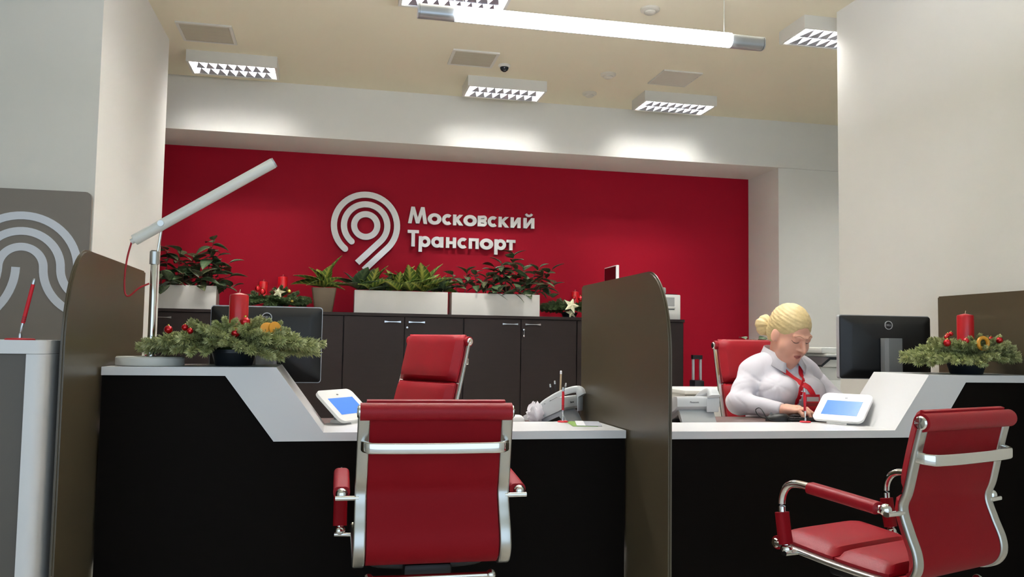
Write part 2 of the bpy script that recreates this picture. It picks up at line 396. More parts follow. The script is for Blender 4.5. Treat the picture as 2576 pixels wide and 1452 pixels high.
def letter(ch, x0, x1, z0, xh):
    """geometric sans letters from strokes; z0 baseline, xh letter height"""
    x0 -= .9; x1 -= .9; z0 -= 1.72; w = x1-x0; zt = z0+xh; s = ST; g = G(); h2 = s/2
    st = [0]
    def yy(): st[0] += 1; return SY0-.0007*st[0], SY1+.0007*st[0]
    def vs(x, a, b, ww=s): g.box(x-ww/2, x+ww/2, *yy(), a, b)
    def hs(z, a, b, ww=s*.9): g.box(a, b, *yy(), z-ww/2, z+ww/2)
    def diag(ax, az, bx, bz, ww=s*1.1): g.prism([(ax-ww/2, az), (ax+ww/2, az), (bx+ww/2, bz), (bx-ww/2, bz)], *yy())
    r = xh/2
    if ch == 'o': ringmesh((x0+x1)/2, z0+r, r+.003, r-s+.003, sx=w/2/r, g=g)
    elif ch == 'c': ringmesh(x0+r, z0+r, r+.002, r-s+.002, g=g, a0=48, a1=312)
    elif ch == 'M':
        diag(x0+s*.55, z0, x0+w*.25, zt, s*1.05); diag(x1-s*.55, z0, x1-w*.25, zt, s*1.05)
        diag((x0+x1)/2, z0, x0+w*.25, zt, s*1.0); diag((x0+x1)/2, z0, x1-w*.25, zt, s*1.0)
    elif ch == 'k':
        vs(x0+h2, z0, zt); diag(x0+s*.9, z0+xh*.5, x1-s*.65, zt, s*1.2); diag(x0+s*1.1, z0+xh*.55, x1-s*.6, z0, s*1.25)
    elif ch == 'v':
        vs(x0+h2, z0, zt); q = xh*.29
        band([(x0+s*.5, zt-s*.42)]+arc(x1-q*.98, zt-q+.004, q-s*.42, 90, -90, 12)+[(x0+s*.5, z0+xh*.53)], s*.8, False, False, SY0-.003, SY1+.003, g=g)
        q = xh*.30
        band([(x0+s*.5, z0+xh*.52)]+arc(x1-q, z0+q-.001, q-s*.42, 90, -90, 12)+[(x0+s*.5, z0+s*.42)], s*.82, False, False, SY0-.004, SY1+.004, g=g)
    elif ch in 'ij':
        vs(x0+h2, z0, zt); vs(x1-h2, z0, zt); diag(x0+s*.5, z0, x1-s*.5, zt, s*1.1)
    elif ch == 'T': vs((x0+x1)/2, z0, zt, s*1.05); hs(zt-s*.45, x0, x1)
    elif ch == 't': vs((x0+x1)/2, z0, zt); hs(zt-s*.43, x0, x1, s*.86)
    elif ch == 'p': vs(x0+h2, z0-.045, zt); ringmesh(x0+w*.54, z0+r, r+.002, r-s+.002, sx=w*.46/r, g=g)
    elif ch == 'a': vs(x1-h2, z0, zt); ringmesh(x0+w*.46, z0+r, r+.002, r-s+.002, sx=w*.46/r, g=g)
    elif ch == 'n': vs(x0+h2, z0, zt); vs(x1-h2, z0, zt); hs(z0+xh*.5, x0, x1, s*.85)
    elif ch == 'P': vs(x0+h2, z0, zt); vs(x1-h2, z0, zt); hs(zt-s*.43, x0, x1, s*.86)
    return g.obj('letter', 'sign_white', sign)
for ch, a, b in (('M', .651, .826), ('o', .833, .951), ('c', .962, 1.046), ('k', 1.061, 1.155), ('o', 1.160, 1.278), ('v', 1.289, 1.375), ('c', 1.384, 1.465), ('k', 1.484, 1.583), ('i', 1.598, 1.694), ('j', 1.721, 1.825)):
    o = letter(ch, a, b, 2.168, .152 if ch == 'M' else .098)
band(arc(1.772-.9, 2.318-1.72, .032, 205, 335, 10), .022, False, False).obj('breve_mark', 'sign_white', sign)
for ch, a, b in (('T', .651, .752), ('p', .752, .857), ('a', .867, .977), ('n', 1.0, 1.093), ('c', 1.108, 1.192), ('P', 1.209, 1.303), ('o', 1.315, 1.434), ('p', 1.449, 1.557), ('t', 1.562, 1.647)):
    letter(ch, a, b, 1.958, .15 if ch == 'T' else .097)

# ------------------------------------------------------------------ grey panel with white bands, left
PY = 4.494
rp = thing('emblem_panel', 'grey-brown wall panel with white curved band emblem at far left', 'panel', (-1.7, PY, .55))
g = G(); x0, x1, z0, z1, q = -1.1, .523, 0, 1.266, .03
g.prism([(x0, z0), (x1, z0), (x1, z1-q)]+[(x1-q+q*math.cos(R(a)), z1-q+q*math.sin(R(a))) for a in (20, 45, 70)]+[(x1-q, z1), (x0, z1)], -.022, 0)
g.obj('board', 'taupe_panel', rp)
ecx, ecz = .2205, .8827
def pband(pts): band(pts, .038, False, False, -.026, -.0215).obj('white_band', 'band_white', rp)
D_ = .33
for r in (.100, .177, .253):
    up = arc(ecx, ecz, r, 180, 0, 30)
    rt = arc(ecx+D_, ecz, D_-r, 180, 262, 16)[1:]; lf = arc(ecx-D_, ecz, D_-r, 0, -82, 16)[1:]
    pband(lf[::-1]+up+rt)
pband(arc(ecx-D_, ecz, D_-.022, 0, -80, 18))

# ------------------------------------------------------------------ left side counter
t = thing('side_counter', 'white-framed grey counter with rounded corner at far left', 'counter', (-1.35, 2.6, 0))
def rc_slab(x0, x1, y0, y1, r):   # plan outline with one rounded front-right corner
    return [(x0, y0)]+[(x1-r+r*math.sin(R(a)), y0+r-r*math.cos(R(a))) for a in range(0, 91, 10)]+[(x1, y1), (x0, y1)]
G().prism(rc_slab(-.75, .56, 0, .42, .028), 1.05, 1.088, 'z').obj('counter_top', 'white_laminate', t)
G().prism(rc_slab(.515, .56, .0, .42, .028), 0, 1.049, 'z').obj('end_panel', 'white_laminate', t)
G().box(-.75, .514, .012, .42, 0, 1.049).obj('front_panel', 'taupe_dark', t)

# ------------------------------------------------------------------ service counters
YC, YB = 3.05, 3.412
def counter(name, label, ox, pts_top, th, dark, xl, xr, sgn, dz):
    """pts_top: outline of the folded slab's top line (x,z); dark: outline of the front panel"""
    t = thing(name, label, 'counter', (ox, YC, 0))
    n = len(pts_top)
    g = G(); g.prism([(x-ox, z) for x, z in pts_top+th[::-1]], 0, YB-YC); g.obj('worktop', 'white_laminate', t)
    g = G(); g.prism([(x-ox, z) for x, z in dark], .012, .05); g.obj('front_panel', 'black_wood', t)
    return t
# left one: high part at the left, slope down to the right
cl = counter('service_counter', 'left service counter with a white folded top and black front', .18,
        [(-.748, 1.001), (-.183, 1.004), (-.016, .777), (1.105, .777)], [(-.748, .973), (-.352, .973), (-.184, .747), (1.105, .747)],
        [(-.748, 0), (-.748, .972), (-.353, .972), (-.185, .746), (1.105, .746), (1.105, 0)], 0, 0, 1, 0)
# keep the slab's underside: the folded front face widens along the slope, as in the real counter
cr_ = counter('service_counter', 'right service counter with a white folded top beside the seated person', 2.0,
        [(1.135, .771), (2.262, .769), (2.425, .995), (2.985, .995)], [(1.135, .742), (2.446, .739), (2.601, .965), (2.985, .965)],
        [(1.135, 0), (1.135, .741), (2.447, .738), (2.602, .964), (2.985, .964), (2.985, 0)], 0, 0, 1, 0)
# worker-side desks (lower, dark wood) with panel legs
def clerk_desk(x0, x1, label):
    t = thing('clerk_desk', label, 'desk', ((x0+x1)/2, 3.62, 0), 0, 'clerk desks behind the counters'); h = (x1-x0)/2
    G().rbox(-h, h, 3.416-3.62, 3.86-3.62, .727, .755, .003).obj('desk_top', 'brown_desk', t)
    for s in (-1, 1): G().box(s*h-.026*(s > 0), s*h+.026*(s < 0), -.15, .2, 0, .726).obj('panel_leg', 'dark_wood', t)
    G().box(-h+.03, h-.03, -.17, -.15, .25, .726).obj('modesty_panel', 'dark_wood', t)
clerk_desk(-.74, 1.10, 'brown clerk desk behind the left counter'); clerk_desk(1.14, 2.98, 'brown clerk desk under the seated person\'s hands')

def partition(X, y0, y1, z1, label, rr=.19, th=.013):
    t = thing('divider_panel', label, 'divider', (X, (y0+y1)/2, 0), 0, 'olive glossy divider panels')
    a = y0-(y0+y1)/2; b = -a
    pl = [(a, 0), (a, z1-.30)]+[(a+rr*1.0*(1-math.cos(R(k)))*1.05, z1-.30+.30*math.sin(R(k))) for k in range(6, 90, 7)]+[(a+rr*1.05, z1), (b, z1), (b, 0)]
    G().prism(pl, -th/2, th/2, 'x').obj('panel', 'olive_panel', t)
    # edge band following the rounded outline
    e = [(0, p[0], p[1]) for p in pl[:-1]]
    G().sweep(e, [(-th/2, -.0012), (th/2, -.0012), (th/2, .0012), (-th/2, .0012)], up=(1, 0, 0)).obj('edge_band', 'olive_panel', t)
    return t
partition(-.762, 2.67, 3.70, 1.368, 'olive divider panel left of the desk lamp')
partition(1.120, 2.662, 3.67, 1.360, 'olive divider panel between the two counters')
partition(3.002, 2.68, 3.694, 1.362, 'olive divider panel at right behind the green wreath')

# ------------------------------------------------------------------ cabinets along the red wall
CF, CT = 7.06, 1.335
hand = None
def cabinet(x0, i, label):
    t = thing('office_cabinet', label, 'cabinet', (x0+.5, CF, 0), 0, 'dark wood cabinets along the red wall')
    G().box(-.499, .499, .02, .50, 0, CT-.026).obj('body', 'dark_wood', t)
    for s in (-1, 1):
        d = G().rbox(min(s*.003, s*.495), max(s*.003, s*.495), 0, .0195, .06, CT-.03, .0015, 1).obj('door', 'dark_wood', t)
        hx = s*.10; g = G()
        g.prism([(hx-.068, 1.256), (hx-.068, 1.272), (hx-.03, 1.2665), (hx+.03, 1.2665), (hx+.068, 1.272), (hx+.068, 1.256), (hx+.03, 1.2605), (hx-.03, 1.2605)], -.026, -.016)
        g.box(hx-.062, hx-.052, -.017, .001, 1.259, 1.269); g.box(hx+.052, hx+.062, -.017, .001, 1.259, 1.269)
        g.obj('handle', 'lock_steel', d)
    g = G(); g.lathe([(.013, 0), (.013, .012), (.009, .02), (.001, .021)], (.022, .002, 1.217), 16, (0, -1, 0)); g.obj('lock', 'lock_steel', t)
    if i == 3:
        g = G(); g.box(.020, .024, -.022, -.019, 1.165, 1.21); g.ball((.022, -.0205, 1.165), .008, 10, 6, (1, .3, 1.2)); g.obj('key', 'lock_steel', t)
for i, (x0, lb) in enumerate(((-1.9, 'dark wood cabinet under the leftmost planter'), (-.9, 'dark wood cabinet behind the left monitor'), (.1, 'dark wood cabinet under the middle planter'), (1.1, 'dark wood cabinet under the right planter with a key in its lock'), (2.1, 'dark wood cabinet under the white printer'))):
    cabinet(x0, i, lb)
recentre(tag(G().rbox(-1.9, 3.105, CF-.006, CF+.50, CT-.0255, CT, .002, 1).obj('cabinet_top', 'dark_wood'), 'long dark wood top board across the row of cabinets', 'worktop'))
# ================================================================== chairs
PL = [(-.33, .895), (-.305, .80), (-.281, .70), (-.264, .648), (-.283, .585), (-.306, .525), (-.305, .478), (-.272, .443), (-.20, .432), (-.05, .438), (.10, .452), (.185, .461)]
PH = [(-.40, 1.105), (-.372, 1.0), (-.337, .88), (-.300, .76), (-.268, .655), (-.283, .585), (-.306, .525), (-.305, .478), (-.272, .443), (-.20, .432), (-.05, .438), (.10, .452), (.185, .461)]
def profile(P):
    p = [Vector((v.x, v.y)) for v in cr([(a, b, 0) for a, b in P], 6)]; nrm = []
    for i in range(len(p)):
        t = (p[min(i+1, len(p)-1)]-p[max(i-1, 0)]).normalized(); nrm.append(Vector((-t.y, t.x)))
    L = [0]
    for i in range(1, len(p)): L.append(L[-1]+(p[i]-p[i-1]).length)
    return p, nrm, L
def at_len(pr, s):
    p, n, L = pr
    if s < 0: return p[0]+(p[0]-p[1]).normalized()*(-s), n[0]
    s = min(L[-1], s)
    for i in range(1, len(L)):
        if L[i] >= s:
            f = (s-L[i-1])/(L[i]-L[i-1]); return p[i-1].lerp(p[i], f), n[i-1].lerp(n[i], f).normalized()
    return p[-1], n[-1]
def pillow(pr, s0, s1, hw, base, T, nu=14, nv=14):
    """soft pad on the profile between arc lengths"""
    g = G(); V = []; F = []
    for side in (0, 1):
        for j in range(nv+1):
            v = -1+2*j/nv; q, n = at_len(pr, s0+(s1-s0)*j/nv)
            for i in range(nu+1):
                u = -1+2*i/nu
                sh = ((1-abs(u)**7)*(1-abs(v)**7))**.5
                off = base+(T*(.25+.75*sh) if side else 0)
                # round the outline a little
                k = hw*(1-.012*abs(v)**8); V.append((u*k, q.x+n.x*off, q.y+n.y*off))
    W_ = nu+1; N_ = W_*(nv+1)
    for j in range(nv):
        for i in range(nu):
            a = j*W_+i; F.append((a, a+W_, a+W_+1, a+1)); F.append((N_+a, N_+a+1, N_+a+W_+1, N_+a+W_))
    for i in range(nu): F.append((i, i+1, N_+i+1, N_+i)); a = nv*W_+i; F.append((a, N_+a, N_+a+1, a+1))
    for j in range(nv): a = j*W_; F.append((a, N_+a, N_+a+W_, a+W_)); a += nu; F.append((a, a+W_, N_+a+W_, N_+a))
    return g.add(V, F)
def sling(pr, s0, s1, hw, o0, o1, n=40):
    g = G(); V = []; F = []
    for j in range(n+1):
        q, m = at_len(pr, s0+(s1-s0)*j/n)
        for x in (-hw, hw):
            for o in (o0, o1): V.append((x, q.x+m.x*o, q.y+m.y*o))
    for j in range(n):
        a = 4*j; b = a+4
        F += [(a, a+2, b+2, b), (a+1, b+1, b+3, a+3), (a, b, b+1, a+1), (a+2, a+3, b+3, b+2)]
    F += [(0, 1, 3, 2), (4*n, 4*n+2, 4*n+3, 4*n+1)]
    return g.add(V, F)
def office_chair(label, loc, rz, high=False, group=None):
    t = thing('office_chair', label, 'chair', loc, rz, group)
    pr = profile(PH if high else PL); tot = pr[2][-1]; hw = .212
    # arc length where the back meets the seat
    sb = next(L for q, L in zip(pr[0], pr[2]) if q.x > -.25 and q.y < .46)
    rp_ = rrect(.036, .015, .006, 3)
    for s in (-1, 1):
        pts = [(s*hw*(1+.025*min(1, L/tot*2)), q.x, q.y) for q, L in zip(pr[0], pr[2])]
        # profile: width along x, thickness along the normal
        g = G(); V = []; F = []; m = len(rp_)
        for (x, y, z), n in zip(pts, pr[1]):
            for a, b in rp_: V.append((x+a, y+n.x*b, z+n.y*b))
        for i in range(len(pts)-1):
            for k in range(m): F.append((i*m+k, i*m+(k+1) % m, (i+1)*m+(k+1) % m, (i+1)*m+k))
        F += [tuple(range(m)), tuple((len(pts)-1)*m+k for k in range(m))]
        g.add(V, F).obj('side_rail', 'brushed_steel' if not high else 'chrome', t)
    G().cyl((-hw-.012, pr[0][0].x, pr[0][0].y), (hw+.012, pr[0][0].x, pr[0][0].y), .026, 24).obj('top_roll', 'red_leather', t)
    fx, fz = pr[0][-1]
    G().cyl((-hw-.008, fx, fz), (hw+.008, fx, fz), .022, 20).obj('front_roll', 'red_leather', t)
    for s in (-1, 1):
        for (yy, zz, r) in ((pr[0][0].x, pr[0][0].y, .0195), (fx, fz, .015)):
            G().lathe([(r, 0), (r, .004), (r*.8, .008), (.002, .009)], (s*(hw+.0125), yy, zz), 20, (s, 0, 0)).obj('end_knob', 'chrome', t)
    sling(pr, .02, sb+.02, hw-.016, -.002, .008).obj('back_sling', 'red_leather_dark', t)
    sling(pr, sb+.021, tot-.02, hw-.016, -.004, .006).obj('seat_sling', 'red_leather_dark', t)
    if high: cuts = [(-.03, .215), (.222, .435), (.442, sb-.03)]
    else: cuts = [(-.03, .22), (.227, sb-.03)]
    for a, b in cuts: pillow(pr, a, b, hw-.004, .0095, .052).obj('back_pad', 'red_leather', t)
    q = (sb+.02+tot)/2
    pillow(pr, sb+.035, q-.003, hw-.006, .0075, .036).obj('seat_pad', 'red_leather', t)
    pillow(pr, q+.003, tot+.012, hw-.006, .0075, .036).obj('seat_pad', 'red_leather', t)
    # handle bar across the back
    p0, n0 = at_len(pr, .105); z = p0.y; y0 = p0.x-.004
    pts = cr([(-hw-.004, y0, z+.004), (-hw+.006, y0-.030, z), (-hw+.045, y0-.046, z-.002), (0, y0-.048, z-.003), (hw-.045, y0-.046, z-.002), (hw-.006, y0-.030, z), (hw+.004, y0, z+.004)], 6)
    G().sweep(pts, rrect(.014, .034, .006, 3)).obj('handle_bar', 'chrome', t)
    for s in (-1, 1):
        G().lathe([(.009, 0), (.008, .004), (.002, .006)], (s*hw, y0-.004, z+.032), 12, (0, -1, 0)).obj('screw', 'chrome', t)
    # arms
    for s in (-1, 1):
        X = s*.27; ly, lz = -.264, .648
        path = cr([(X, -.255, .642), (X, -.19, .648), (X, -.05, .662), (X, .05, .672), (X, .095, .662), (X, .118, .63), (X, .122, .585), (X, .114, .52), (X, .104, .468)], 6)
        G().tube(path, .0125, 12).obj('arm_frame', 'chrome', t)
        pad = cr([(X, -.222, .646), (X, -.13, .655), (X, .01, .668)], 8)
        n = len(pad); sc = [1+.0*k for k in range(n)]
        G().sweep(pad, rrect(.050, .034, .015, 4), scale=sc).obj('arm_pad', 'red_leather', t)
        G().sweep(cr([(X, .1215, .575), (X, .113, .515), (X, .106, .478)], 6), rrect(.046, .034, .014, 4), up=(0, 1, 0)).obj('arm_sleeve', 'red_leather_dark', t)
        G().sweep([(s*(hw+.008), ly, lz-.012), (X+s*.018, ly+.004, lz-.012)], rrect(.020, .014, .005, 3)).obj('arm_bracket', 'chrome', t)
        G().ball((X, -.246, .645), .018, 14, 8).obj('arm_joint', 'chrome', t)
        G().sweep([(s*(hw+.008), .10, .449), (X+s*.018, .10, .452)], rrect(.022, .014, .005, 3)).obj('arm_bracket', 'chrome', t)
        G().ball((X, .104, .462), .019, 14, 8).obj('arm_joint', 'chrome', t)
    # under-seat mechanism and base
    G().sweep(cr([(-.19, -.10, .425), (-.15, -.10, .402), (0, -.10, .395), (.15, -.10, .402), (.19, -.10, .425)], 5), rrect(.05, .02, .006, 2)).obj('spreader', 'black_plastic', t)
    g = G().cyl((-.185, -.245, .392), (.185, -.245, .392), .010, 14); g.obj('cross_bar', 'chrome', t)
    for s in (-1, 1): G().ball((s*.185, -.245, .392), .017, 14, 8).obj('bar_end', 'chrome', t)
    G().rbox(-.075, .075, -.17, .10, .36, .412, .012).obj('tilt_mechanism', 'black_plastic', t)
    G().lathe([(.033, .09), (.033, .2), (.024, .205), (.024, .37)], (0, -.03, 0), 20).obj('gas_column', 'chrome', t)
    leg = None; cas = None
    for k in range(5):
        a = R(-90+72*k)
        if leg is None:
            leg = G().sweep(cr([(0.02, 0, .115), (.14, 0, .105), (.265, 0, .075)], 5), rrect(.036, .026, .008, 2)).obj('base_leg', 'chrome', t)
            cas = G().cyl((.26, -.022, .028), (.26, .022, .028), .028, 16).cyl((.26, 0, .03), (.26, 0, .075), .008, 10).obj('caster', 'black_plastic', t); o, c = leg, cas
        else:
            o = leg.copy(); c = cas.copy(); C.objects.link(o); C.objects.link(c); o.parent = t; c.parent = t
        for q in (o, c): q.location = (0, -.03, 0); q.rotation_euler = (0, 0, a)
    return t
office_chair('red leather visitor chair with chrome frame, seen from behind at the left counter', (.317, 2.822, 0), R(-.5), False, 'red visitor chairs')
office_chair('red leather visitor chair turned sideways at the right edge', (1.72, 2.455, 0), R(19.5), False, 'red visitor chairs')
office_chair('empty red high-back clerk chair behind the left counter', (.235, 4.16, 0), R(127), True, 'red clerk chairs')
office_chair('red high-back clerk chair carrying the seated person', (2.315, 3.955, 0), R(180), True, 'red clerk chairs')

# ================================================================== monitors
def monitor(label, x, y, ztop, w, h, rz, zfoot, arms=0):
    t = thing('monitor', label, 'monitor', (x, y, zfoot), rz, 'black computer monitors'); z1 = ztop-zfoot; z0 = z1-h
    # front faces +y (the clerk), back faces the camera
    P = [(-w/2, 0), (w/2, 0)]
    g = G(); g.sweep([(0, -.012, z0+h/2), (0, .012, z0+h/2)], rrect(w, h, .012, 4)); b = g.obj('bezel', 'silver_plastic', t)
    V = []; F = []
    outl = rrect(w-.005, h-.005, .011, 4); inn = rrect(w*.80, h*.74, .02, 4); n = len(outl)
    g = G(); V = [(p[0], -.0125, z0+h/2+p[1]) for p in outl]+[(p[0], -.020, z0+h/2+p[1]*.985) for p in outl]+[(p[0], -.045, z0+h/2+p[1]) for p in inn]
    for k in range(2):
        for i in range(n): F.append((k*n+i, k*n+(i+1) % n, (k+1)*n+(i+1) % n, (k+1)*n+i))
    F += [tuple(range(n)), tuple(2*n+i for i in range(n))]
    g.add(V, F).obj('back_shell', 'monitor_black', t)
    G().sweep([(0, .0125, z0+h/2), (0, .014, z0+h/2)], rrect(w-.03, h-.03, .004, 2)).obj('screen', 'glossy_dark', t)
    lg = ringmesh(0, z1-.048, .021, .0175, y0=-.0475, y1=-.043, n=32).obj('logo_ring', 'silver_plastic', t)
    tx = text_mesh('logo_text', 'DELL', .0145, 'silver_plastic', t); tx.location = (0, -.0465, z1-.048); tx.rotation_euler = (R(90), 0, 0)
    zn = z1-h*.36
    G().prism([(-.046, -.05), (-.046, -.085), (-.034, -.10), (.034, -.10), (.046, -.085), (.046, -.05)], .012, zn-.012, 'z').prism([(-.046, -.05), (-.046, -.085), (-.034, -.10), (.034, -.10), (.046, -.085), (.046, -.05)], zn-.012, zn, 'z').obj('stand_neck', 'grey_plastic', t)
    G().rbox(-.04, .04, -.06, -.035, z0+h*.35, z0+h*.6, .004).obj('mount_plate', 'black_plastic', t)
    G().sweep([(0, -.055, .0), (0, -.055, .014)], rrect(.24, .17, .03, 4), up=(0, 1, 0)).obj('stand_foot', 'grey_plastic', t)
    return t
monitor('black monitor seen from behind the left green wreath', -.258, 3.62, 1.238, .445, .315, R(0), .755)
monitor('black monitor seen from behind next to the seated person', 2.627, 3.62, 1.262, .475, .308, R(-4), .755)

# ================================================================== desk lamp
t = thing('desk_lamp', 'white tube desk lamp on a chrome pole with red cord', 'lamp', (-.625, 3.2, 1.003))
G().lathe([(.112, 0), (.114, .006), (.114, .026), (.110, .031), (.02, .032)], n=48).obj('base', 'lamp_white', t)
G().lathe([(.0125, .031), (.0125, .395), (.010, .40)], (0, 0, 0), 20).obj('pole', 'chrome', t)
G().lathe([(.017, .36), (.017, .405), (.012, .41)], n=20).obj('pole_clamp', 'brushed_steel', t)
G().cyl((.004, -.006, .34), (.022, -.006, .505), .0045, 10).obj('inner_rod', 'chrome', t)
A_ = Vector((-.068, -.012, .443)); B_ = Vector((.399, -.012, .749)); D2 = (B_-A_).normalized()
h_ = G().cyl(A_, B_, .0195, 24).obj('tube_head', 'lamp_white', t)
G().cyl(B_, B_+D2*.006, .018, 20).obj('head_cap', 'silver_plastic', h_)
G().cyl(A_-D2*.012, A_, .010, 16).obj('cord_gland', 'lamp_white', h_)
G().cyl((.021, -.035, .505), (.021, .012, .505), .011, 16).obj('pivot', 'brushed_steel', t)
G().tube(cr([tuple(A_-D2*.01), (-.088, -.014, .38), (-.094, -.014, .31), (-.09, -.016, .255), (-.075, -.018, .244), (-.045, -.016, .272), (-.012, -.012, .290)], 8), .0032, 8).obj('cord', 'cord_red', t)
t = thing('stamp', 'small red and black stamp behind the lamp base', 'stamp', (-.652, 3.36, 1.002))
G().rbox(-.022, .012, -.015, .015, 0, .036, .003).obj('body', 'cord_red', t)
G().rbox(-.014, .018, -.012, .012, .0362, .056, .003).obj('cap', 'black_plastic', t)

# ================================================================== tablets
def tablet(label, bl, fx, fy, z0=.7772):
    """bl: bottom left corner (x,y) of the panel as seen by the visitor; (fx,fy) facing direction"""
    f = Vector((fx, fy, 0)).normalized(); rt = Vector((0, 0, 1)).cross(f)   # visitor's right
    rt = Vector((-f.y, f.x, 0)); w, h, T = .225, .172, R(40)
    base = Vector((bl[0], bl[1], z0))+rt*w/2
    ang = math.atan2(rt.y, rt.x)
    t = thing('payment_tablet', label, 'tablet', tuple(base), ang, 'white tablets with blue screens')
    M_ = Matrix.Rotation(-(math.pi/2-T)+0, 4, 'X')
    # local: x right, y away from the visitor, panel tilted back
    def pl(g): g.V = [tuple(M_@Vector(v)+Vector((0, .004, .016))) for v in g.V]; return g
    g = pl(G().sweep([(0, 0, h/2), (0, .012, h/2)], rrect(w, h, .026, 6))); g.obj('panel', 'white_plastic', t)
    g = pl(G().box(-w*.355, w*.355, -.0012, -.0002, h*.20, h*.72)); g.obj('screen', 'screen_blue', t)
    g = pl(G().sweep([(0, -.0012, h*.83), (0, -.0002, h*.83)], rrect(.012, .006, .0025, 3))); g.obj('logo_mark', 'grey_plastic', t)
    g = pl(G().rbox(-w*.36, w*.36, .0125, .030, h*.12, h*.8, .005)); g.obj('device_back', 'black_plastic', t)
    G().prism([(.006, .0), (.035, .0), (.112, .0), (.108, .012), (.045, .012), (.02, .014)], -.045, .045, 'x').obj('stand_foot', 'white_plastic', t)
    G().prism([(.085, .0125), (.105, .0125), (.105, .06), (.092, .068)], -.03, .03, 'x').obj('stand_arm', 'silver_plastic', t)
    return t
tablet('white tablet with blue screen behind the left visitor chair', (.055, 3.285), .8, -.6)
tablet('white tablet with blue screen in front of the seated person', (2.092, 3.392), -.84, -.54, .7708)

# ================================================================== pens on stands
def pen_stand(label, x, y, z, lean, L=.125, rb=.022, stand=True):
    t = thing('pen_stand', label, 'pen', (x, y, z), 0, 'red pens on red disc stands')
    G().lathe([(rb, 0), (rb, .003), (rb*.9, .005), (.004, .006)], n=28).obj('disc_base', 'ribbon_red', t)
    G().lathe([(.0055, .005), (.005, .014), (.0035, .02)], n=14).obj('holder', 'pen_silver', t)
    d = Vector((lean[0], lean[1], 1)).normalized(); a = Vector((0, 0, .02))
    p = G().lathe([(.002, 0), (.0045, .016), (.0045, .03)], a, 14, d).obj('pen_tip', 'pen_silver', t)
    b = G().lathe([(.0052, .03), (.0056, .06), (.0052, L-.018)], a, 14, d).obj('pen_barrel', 'ribbon_red', t)
    G().lathe([(.005, L-.018), (.005, L-.006), (.003, L)], a, 14, d).obj('pen_cap', 'pen_silver', t)
    for k in range(3): G().lathe([(.0058, .034+k*.006), (.0060, .036+k*.006), (.0058, .038+k*.006)], a, 14, d).obj('grip_ring', 'cord_red', t)
pen_stand('red pen on a red disc stand on the left counter', .950, 3.385, .777, (.0, .0))
pen_stand('red pen on a red disc stand in front of the seated person', 2.063, 3.388, .771, (-.03, 0), .13, .024)
pen_stand('red pen leaning on a disc stand on the far left counter', -.892, 2.72, 1.088, (.19, 0), .165, .040)

# leaflets
def leaflet(label, cx_, cy_, w, d, rz, z, m, edge=None):
    t = thing('leaflet', label, 'leaflet', (cx_, cy_, z), rz)
    G().box(-w/2, w/2, -d/2, d/2, 0, .0012).obj('sheet', m, t)
    if edge: G().box(-w/2, -w/2+.035, -d/2, d/2, .0013, .0018).obj('cover_strip', edge, t)
leaflet('green leaflet at the bottom of the pile on the left counter', 1.005, 3.30, .10, .21, R(-8), .7773, 'leaflet_green')
leaflet('grey printed leaflet on top of the green one', 1.032, 3.298, .10, .20, R(-14), .7787, 'leaflet_grey', 'paper_white')

# ================================================================== desk phones
def phone(label, x, y, rz, z=.755):
    t = thing('desk_phone', label, 'phone', (x, y, z), rz, 'white desk phones')
    # profile (y,z): user at +y
    b = G().prism([(.115, .012), (.115, .03), (-.045, .118), (-.072, .118), (-.078, .108), (-.078, .075), (-.05, .058), (.05, .012)], -.105, .105, 'x').obj('body', 'phone_white', t)
    G().prism([(.09, 0), (.105, .012), (.052, .011), (-.05, .057), (-.062, .05), (-.09, 0), (-.075, 0), (-.045, .035), (.03, 0)], -.085, .085, 'x').obj('stand', 'phone_white', t)
    hs = G(); px = .068
    pts = cr([(px, -.092, .118), (px, -.07, .145), (px, 0, .128), (px, .07, .09), (px, .105, .058), (px, .112, .040)], 6)
    n = len(pts); sc = [1.25-.45*math.sin(math.pi*min(1, max(0, k/(n-1)))) for k in range(n)]
    hs.sweep(pts, rrect(.046, .032, .012, 4), scale=sc).obj('handset', 'phone_white', t)
    G().rbox(px-.03, px+.03, -.0845, -.0785, .05, .112, .003).obj('cradle_back', 'phone_white', t)
    tx = text_mesh('brand_text', 'Panasonic', .0115, 'ink_dark', t, .0003); tx.location = (-.02, -.0784, .094); tx.rotation_euler = (R(90), 0, 0)
    for j in range(4):
        for i in range(3):
            yy = .075-j*.028; zz = .03+(.115-yy)/.16*.088
            G().rbox(-.085+i*.026, -.067+i*.026, yy-.008, yy+.008, zz-.001, zz+.004, .0015, 1).obj('key', 'grey_plastic', t)
    G().prism([(.0, .0945), (-.035, .1135), (-.037, .1175), (-.002, .0985)], -.09, .0, 'x').obj('display', 'ink_dark', t)
    return t
phone('white desk phone angled beside the middle divider on the left desk', .985, 3.605, R(52))
phone('white desk phone seen from behind right of the middle divider', 1.612, 3.60, R(4))

# mouse, tissue, pen cup, keyboard
def mouse(label, x, y, z, m, rz, cable=None):
    t = thing('computer_mouse', label, 'mouse', (x, y, z), rz)
    g = G(); n, mm = 20, 8; V = []; F = []
    for j in range(mm+1):
        a = R(90*j/mm)
        for k in range(n):
            b = 2*math.pi*k/n; ex = .031*math.cos(a)**.6; ey = .056*math.cos(a)**.6
            V.append((ex*math.cos(b), ey*math.sin(b), .036*math.sin(a)*(1-.25*math.sin(b)*math.cos(a))))
    for j in range(mm):
        for k in range(n): F.append((j*n+k, j*n+(k+1) % n, (j+1)*n+(k+1) % n, (j+1)*n+k))
    F.append(tuple(range(n)))
    g.add(V, F).obj('shell', m, t)
    G().cyl((-.003, .03, .034), (.003, .03, .034), .007, 12).obj('scroll_wheel', 'grey_plastic', t)
    if cable: G().tube(cr(cable, 8), .002, 8).obj('cable', 'cord_black', t)
